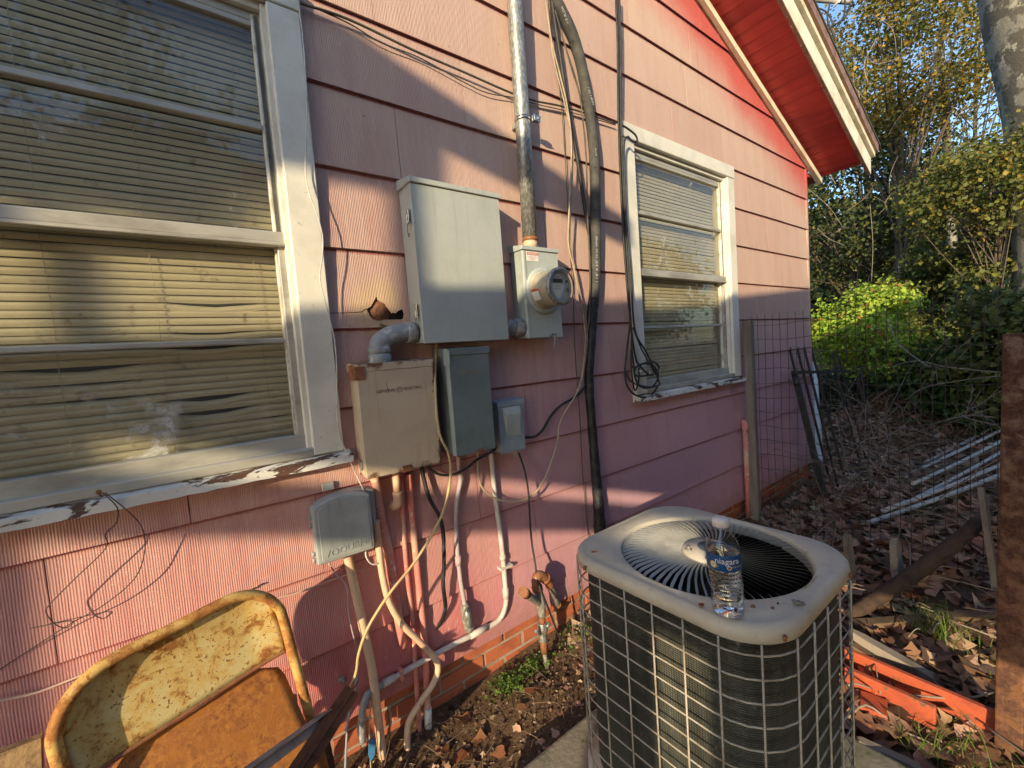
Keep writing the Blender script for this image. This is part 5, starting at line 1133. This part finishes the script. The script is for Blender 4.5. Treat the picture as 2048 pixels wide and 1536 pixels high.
def grass(name, cx, cy, n, spread, h, pal, label, kind='stuff'):
    V = []; cols = []
    for i in range(n):
        x, y = cx+rng.normal(0, spread), cy+rng.normal(0, spread); z = float(gh(x, y)); a = rng.uniform(0, 2*PI); l_ = h*rng.uniform(.5, 1.1); w = .0022; d = np.array([math.cos(a), math.sin(a), 0]); s_ = np.array([-math.sin(a), math.cos(a), 0]); p = np.array([x, y, z])
        for k in range(4): f = k/3; c_ = p+d*l_*.75*f*f+np.array([0, 0, l_*(f-.28*f*f)]); ww = w*(1-f*.9); V += [c_-s_*ww, c_+s_*ww]
        cols.append(1)
    V = np.array(V); k = (np.arange(n)*8)[:, None]; loops = np.concatenate([np.concatenate([k+2*j, k+2*j+1, k+2*j+3, k+2*j+2], 1) for j in range(3)], 1).reshape(-1)
    me = fast_mesh(name, V, loops, np.full(3*n, 4), 'leaf'); add_col(me, pick(pal, n), 8); o = bpy.data.objects.new(name, me); _reg(o, None); return tag(o, label, 'grass', kind=kind)
GR = [(.13, .22, .03), (.10, .17, .03), (.2, .28, .05), (.22, .2, .09)]
for (px, n, sp, h, lb) in (((1870, 1275), 90, .04, .16, 'green grass tuft in the sun behind the orange frame'), ((1910, 1290), 60, .07, .16, 'looser grass tuft right of the sunny one'), ((1860, 1520), 50, .03, .12, 'small grass tuft at the bottom edge near the rusty post'), ((1950, 1530), 40, .05, .12, 'sparse grass at the bottom edge beside the rusty post')):
    q = G(*px); grass('grass_tuft', q.x, q.y, n, sp, h, GR, lb)
q = G(1850, 940); grass('yard_grass', q.x, q.y, 700, 1.1, .14, GR, 'thin grass scattered through the yard leaves')
# clover weeds by the bricks
WE = [(.12, .20, .035), (.16, .25, .05), (.08, .14, .03)]
for (px, n, sp, lb) in (((1012, 1350), 420, .04, 'bright green weed patch on the soil under the bricks'), ((1058, 1325), 110, .02, 'smaller weed patch just left of the gas riser'), ((1160, 1302), 380, .05, 'weed patch beside the air conditioner near the wall'), ((1080, 1425), 120, .04, 'sparse low weeds between gas riser and pad')):
    q = P(*px, .08); q.z = 0; c = np.stack([q.x+rng.normal(0, sp, n), np.minimum(q.y+rng.normal(0, sp*.7, n)-.02, -.02), np.zeros(n)], 1); c[:, 2] = gh(c[:, 0], c[:, 1])+rng.uniform(.01, .05, n)
    nv = rng.normal(0, .6, (n, 3)); nv[:, 2] = 1; tag(leaves('weed_patch', c, rng.uniform(.008, .018, n), pick(WE, n), nv, asp=.45), lb, 'weeds', kind='stuff')

# ---- shrubs and trees
def clumps(cen, rad, nc, nl, spread, up=.3, surf=True):
    cen = np.array(cen); rad = np.array(rad); d = rng.normal(0, 1, (nc, 3)); d /= np.linalg.norm(d, axis=1, keepdims=True)
    r = rng.uniform(.55, 1.0, (nc, 1)) if surf else rng.uniform(0, 1, (nc, 1))**(1/3); cc = cen+d*r*rad; k = rng.integers(0, nc, nl)
    p = cc[k]+rng.normal(0, 1, (nl, 3))*spread*np.array([1, 1, .7]); nv = (p-cen)/rad*.6+rng.normal(0, .6, (nl, 3)); nv[:, 2] += up; return p, nv, cc
def limbs(base, top, cc, r0, n, mat, name, parent, r1=.3):
    b = B(); base = Vector(base); top = Vector(top); m1 = base.lerp(top, .4)+Vector((random.uniform(-.1, .1), random.uniform(-.1, .1), 0)); b.tube([base, m1, base.lerp(top, .75), top], [r0, r0*.8, r0*.6, r0*r1], 10, jit=.05)
    for i in range(n):
        c = Vector(cc[random.randrange(len(cc))]); f = random.uniform(.3, .95); s = base.lerp(top, f); md = s.lerp(c, .5)+Vector((0, 0, random.uniform(-.1, .25))*1) if False else s.lerp(c, .5)+Vector((0, 0, random.uniform(-.1, .25)))
        b.tube([s, md, c], [r0*.35*(1.1-f*.6), r0*.2, r0*.07], 6, n=4)
    return b.build(name, mat, parent)
def plant(name, label, cat, cen, rad, nc, nl, spread, size, pal, base, r0=.03, nlimb=14, mat='trunk', group=None, top=None, asp=.4, pal2=None):
    base = Vector(base); t = thing(name, label, cat, base, group); p, nv, cc = clumps(cen, rad, nc, nl, spread)
    cols = pick(pal, nl, .35)
    if pal2 is not None:                              # a second leaf colour by clump
        kk = rng.uniform(0, 1, nl) < pal2[1]; cols[kk] = pick(pal2[0], int(kk.sum()), .3)
    leaves('crown', p, rng.uniform(size*.6, size*1.25, nl), cols, nv, 'leaf', t, asp, pc=cen); limbs(base, top or cen, cc, r0, nlimb, mat, 'trunk', t); return t
GRN = [(.055, .10, .02), (.07, .12, .025), (.09, .14, .03), (.045, .08, .02)]
BRI = [(.28, .42, .04), (.34, .46, .05), (.20, .33, .035), (.42, .48, .08)]
OLV = [(.10, .12, .03), (.14, .15, .03), (.08, .10, .025), (.18, .17, .035)]
YEL = [(.30, .20, .03), (.24, .18, .03), (.20, .17, .035), (.36, .22, .03), (.14, .13, .03)]
DRK = [(.035, .055, .02), (.05, .07, .025), (.03, .045, .018), (.06, .07, .03)]
c = D(1725, 690, 5.7)
plant('bright_shrub', 'bright yellow green shrub standing just past the house corner', 'shrub', (c.x+.05, c.y+.02, c.z+.12), (.62, .66, .60), 60, 8500, .10, .060, BRI, (c.x+.1, c.y, gh(c.x, c.y)), .025, 20, pal2=([(.45, .16, .05), (.4, .2, .06)], .05), asp=.3)
c = D(1700, 820, 6.3); plant('dark_shrub', 'dark shrub filling in below the bright one', 'shrub', (c.x+.3, c.y+.1, c.z), (.7, .9, .60), 50, 6000, .12, .06, DRK, (c.x+.3, c.y, gh(c.x, c.y)), .02, 30)
for k, (x, y, dp, rx, rz, n, pal, lb) in enumerate([(1925, 770, 5.2, .75, .55, 8000, GRN, 'green low shrub just left of the rusty post'), (2040, 700, 4.6, .7, .8, 7000, OLV, 'olive shrub hiding behind the rusty post'), (1880, 610, 8.0, 1.2, 1.0, 9000, OLV, 'olive bush right of the bright shrub'),
                                                (1990, 560, 7.4, 1.3, 1.2, 10000, OLV, 'tall olive bush at the right edge above the post'), (1850, 900, 5.0, .5, .25, 1500, GRN, 'low green seedlings around the blue bin'), (1760, 740, 8.4, 1.0, .7, 5000, DRK, 'dim bush far behind the leaf mound')]):
    c = D(x, y, dp); plant('yard_shrub', lb, 'shrub', (c.x, c.y, c.z), (rx, rx, rz), 60, n, .14, .075 if dp < 6 else .09, pal, (c.x, c.y, gh(c.x, c.y)), .02, 22, group='shrubs at the back of the yard')
# trees
def tree(lb, x, y, dp, rad, nc, nl, size, pal, spread, bx=None, r0=.10, nl2=26, pal2=None, mat='trunk'):
    c = D(x, y, dp); b = Vector((c.x+(bx or 0), c.y, float(gh(c.x, c.y)))); return plant('yard_tree', lb, 'tree', tuple(c), rad, nc, nl, spread, size, pal, b, r0, nl2, mat, 'trees behind the yard', asp=.45, pal2=pal2)
tree('tall yellowing tree rising above the roof edge', 1800, 110, 10, (2.2, 2.1, 2.2), 140, 15500, .080, YEL, .26, r0=.10, pal2=(OLV, .35))
tree('olive leaved tree behind the house corner', 1700, 430, 12, (2.6, 2.2, 2.4), 120, 15000, .09, DRK, .32, r0=.12, pal2=(OLV, .35))
tree('dark leaved tree in the middle distance', 1850, 430, 12, (2.4, 2.2, 2.0), 110, 12000, .09, DRK, .32, r0=.11, pal2=(OLV, .5))
tree('near tree with large olive leaves at right', 1995, 370, 6.5, (1.0, 1.1, .75), 80, 7500, .064, OLV, .17, r0=.04, pal2=(YEL, .12))
tree('thin yellow leaved tree over the right shrubs', 1950, 130, 14, (2.4, 2.4, 3.0), 80, 5000, .10, YEL, .40, r0=.09, pal2=(DRK, .4))
tree('far dark tree seen past the barge board', 1730, 200, 18, (3.0, 3.2, 3.6), 90, 6500, .11, DRK, .45, r0=.14, pal2=(OLV, .4))
tree('far tree closing the right background', 1990, 560, 17, (3.4, 3.6, 1.8), 110, 12000, .13, OLV, .45, r0=.16, pal2=(DRK, .4))
# the great mottled trunk
t = thing('sycamore_tree', 'great mottled sycamore trunk leaning at the top right corner', 'tree', (13, -1, GZ))
B().tube([D(2125, 900, 6.2), D(2118, 420, 6.2), D(2100, 200, 6.1), D(2066, 0, 6), D(2030, -250, 5.9)], [.46, .46, .47, .50, .46], 22, jit=.02).build('trunk', 'sycamore', t)
B().tube([D(2100, 20, 6.1), D(2000, -120, 6.6), D(1900, -240, 7)], [.2, .15, .10], 12).build('limb', 'sycamore', t)
for k, pt in enumerate([[(1912, 700, 10), (1905, 500, 10), (1892, 250, 10.5), (1880, 60, 11)], [(1915, 760, 7.5), (1920, 560, 7.5), (1935, 420, 7.8)], [(1800, 700, 11), (1795, 400, 11), (1780, 150, 11.5)]]):
    tag(B().tube([D(*q) for q in pt], [.10, .09, .08, .05][:len(pt)], 10, jit=.04).build('tree_trunk', 'sycamore' if k == 0 else 'trunk'), ['slender pale trunk among the yellow leaves', 'short dark trunk behind the right shrubs', 'thin dark trunk past the bright shrub'][k], 'tree trunk')
b = B()
for i in range(70):
    x, y, dp = random.uniform(1640, 2040), random.uniform(30, 620), random.uniform(7, 11); p = D(x, y, dp); q = p+Vector((random.uniform(-.4, .4), random.uniform(-.5, .5), random.uniform(-1.3, 1.0))); b.tube([p, p.lerp(q, .5)+Vector((random.uniform(-.15, .15), random.uniform(-.15, .15), .0)), q], random.uniform(.003, .008), 5, n=4)
tag(b.build('hanging_vines', 'twig'), 'bare vines and twigs tangled through the background trees', 'vines', kind='stuff')
# far wood
N = 26000; a = rng.uniform(-.16, .50, N); r = rng.uniform(24, 34, N); z = GZ+rng.uniform(0, 1, N)**1.6*7.5; c = np.stack([r*np.cos(a), -1.5+r*np.sin(a), z], 1)
nv = rng.normal(0, 1, (N, 3)); nv[:, 0] -= 1; tag(leaves('far_woods', c, rng.uniform(.25, .55, N), pick(DRK+OLV, N), nv), 'distant woods closing off the yard', 'woods', kind='stuff')
# unseen trees the far window mirrors; the last added to darken the left one
for k, (x, y) in enumerate(((14, -9), (19, -16), (-2.2, -13))):
    plant('yard_tree', ['broad tree behind the photographer mirrored in the far window', 'taller tree far behind the photographer', 'big unseen tree added to darken the reflection in the left window'][k], 'tree', (x, y, (2.2, 3.2, 6)[k]), (2.4, 2.4, 2.2) if k < 2 else (4.5, 2, 3.6), 90, 9000, .35, .2, OLV if k < 2 else DRK, (x, y, GZ), .12, 12)

# ================================================================ unseen structure, its boards shaped to cast the wall's shadows
cp = thing('shade_carport', 'unseen board structure behind the photographer, shaped to shade the wall', 'shade_carport', (-3, -2.7, GZ))
YC = 2.7
def cast(name, pts, th=.018):
    k = YC/L.y; B().prism([(x-L.x*k, -YC, z-L.z*k) for x, z in pts], (0, -th, 0)).build(name, 'shade_carport', cp)
cast('upper_panel', [(-3.2, .52), (-.256, .50), (.03, .46), (.10, .545), (.25, .612), (.64, .612), (.64, 1.105), (.55, 1.133), (.30, 1.14), (-3.2, 1.22)])
cast('gable_board', [(.6405, .612), (.8795, .612), (.8795, .80), (2.02, .515), (2.02, .665), (.6405, 1.104)])
cast('post', [(.6415, .19), (.879, .20), (.879, .611), (.6415, .611)]); cast('post', [(-.372, .16), (-.275, .165), (-.275, .4985), (-.372, .501)])
cast('beam', [(-3.2, .145), (-.372, .159), (.39, .178), (3.2, .29), (4.56, .392), (5.6, .22), (10, .10), (10, -3.2), (2.56, -1.12), (2.5, -1.005), (1.25, -.605), (-.3, -.10), (-.36, -.08), (-3.2, -.08)])
cast('lower_board', [(-.352, -.16), (1.25, -.665), (2.5, -1.075), (2.56, -1.121), (10, -3.201), (10, -3.8), (1.46, -.893), (-.352, -.349)])
cast('end_shade_panel', [(-3.2, -.081), (-.335, -.081), (-.335, -1.4), (-.345, -3.2), (-3.2, -3.2)])
cast('post', [(1.80, -1.00), (2.245, -1.13), (2.245, -3.2), (1.80, -3.2)]); cast('post', [(2.50, -1.21), (3.19, -1.42), (3.19, -3.2), (2.50, -3.2)])  # panels shaped to bound the sun patch on the air conditioner
S.render.engine = 'CYCLES'
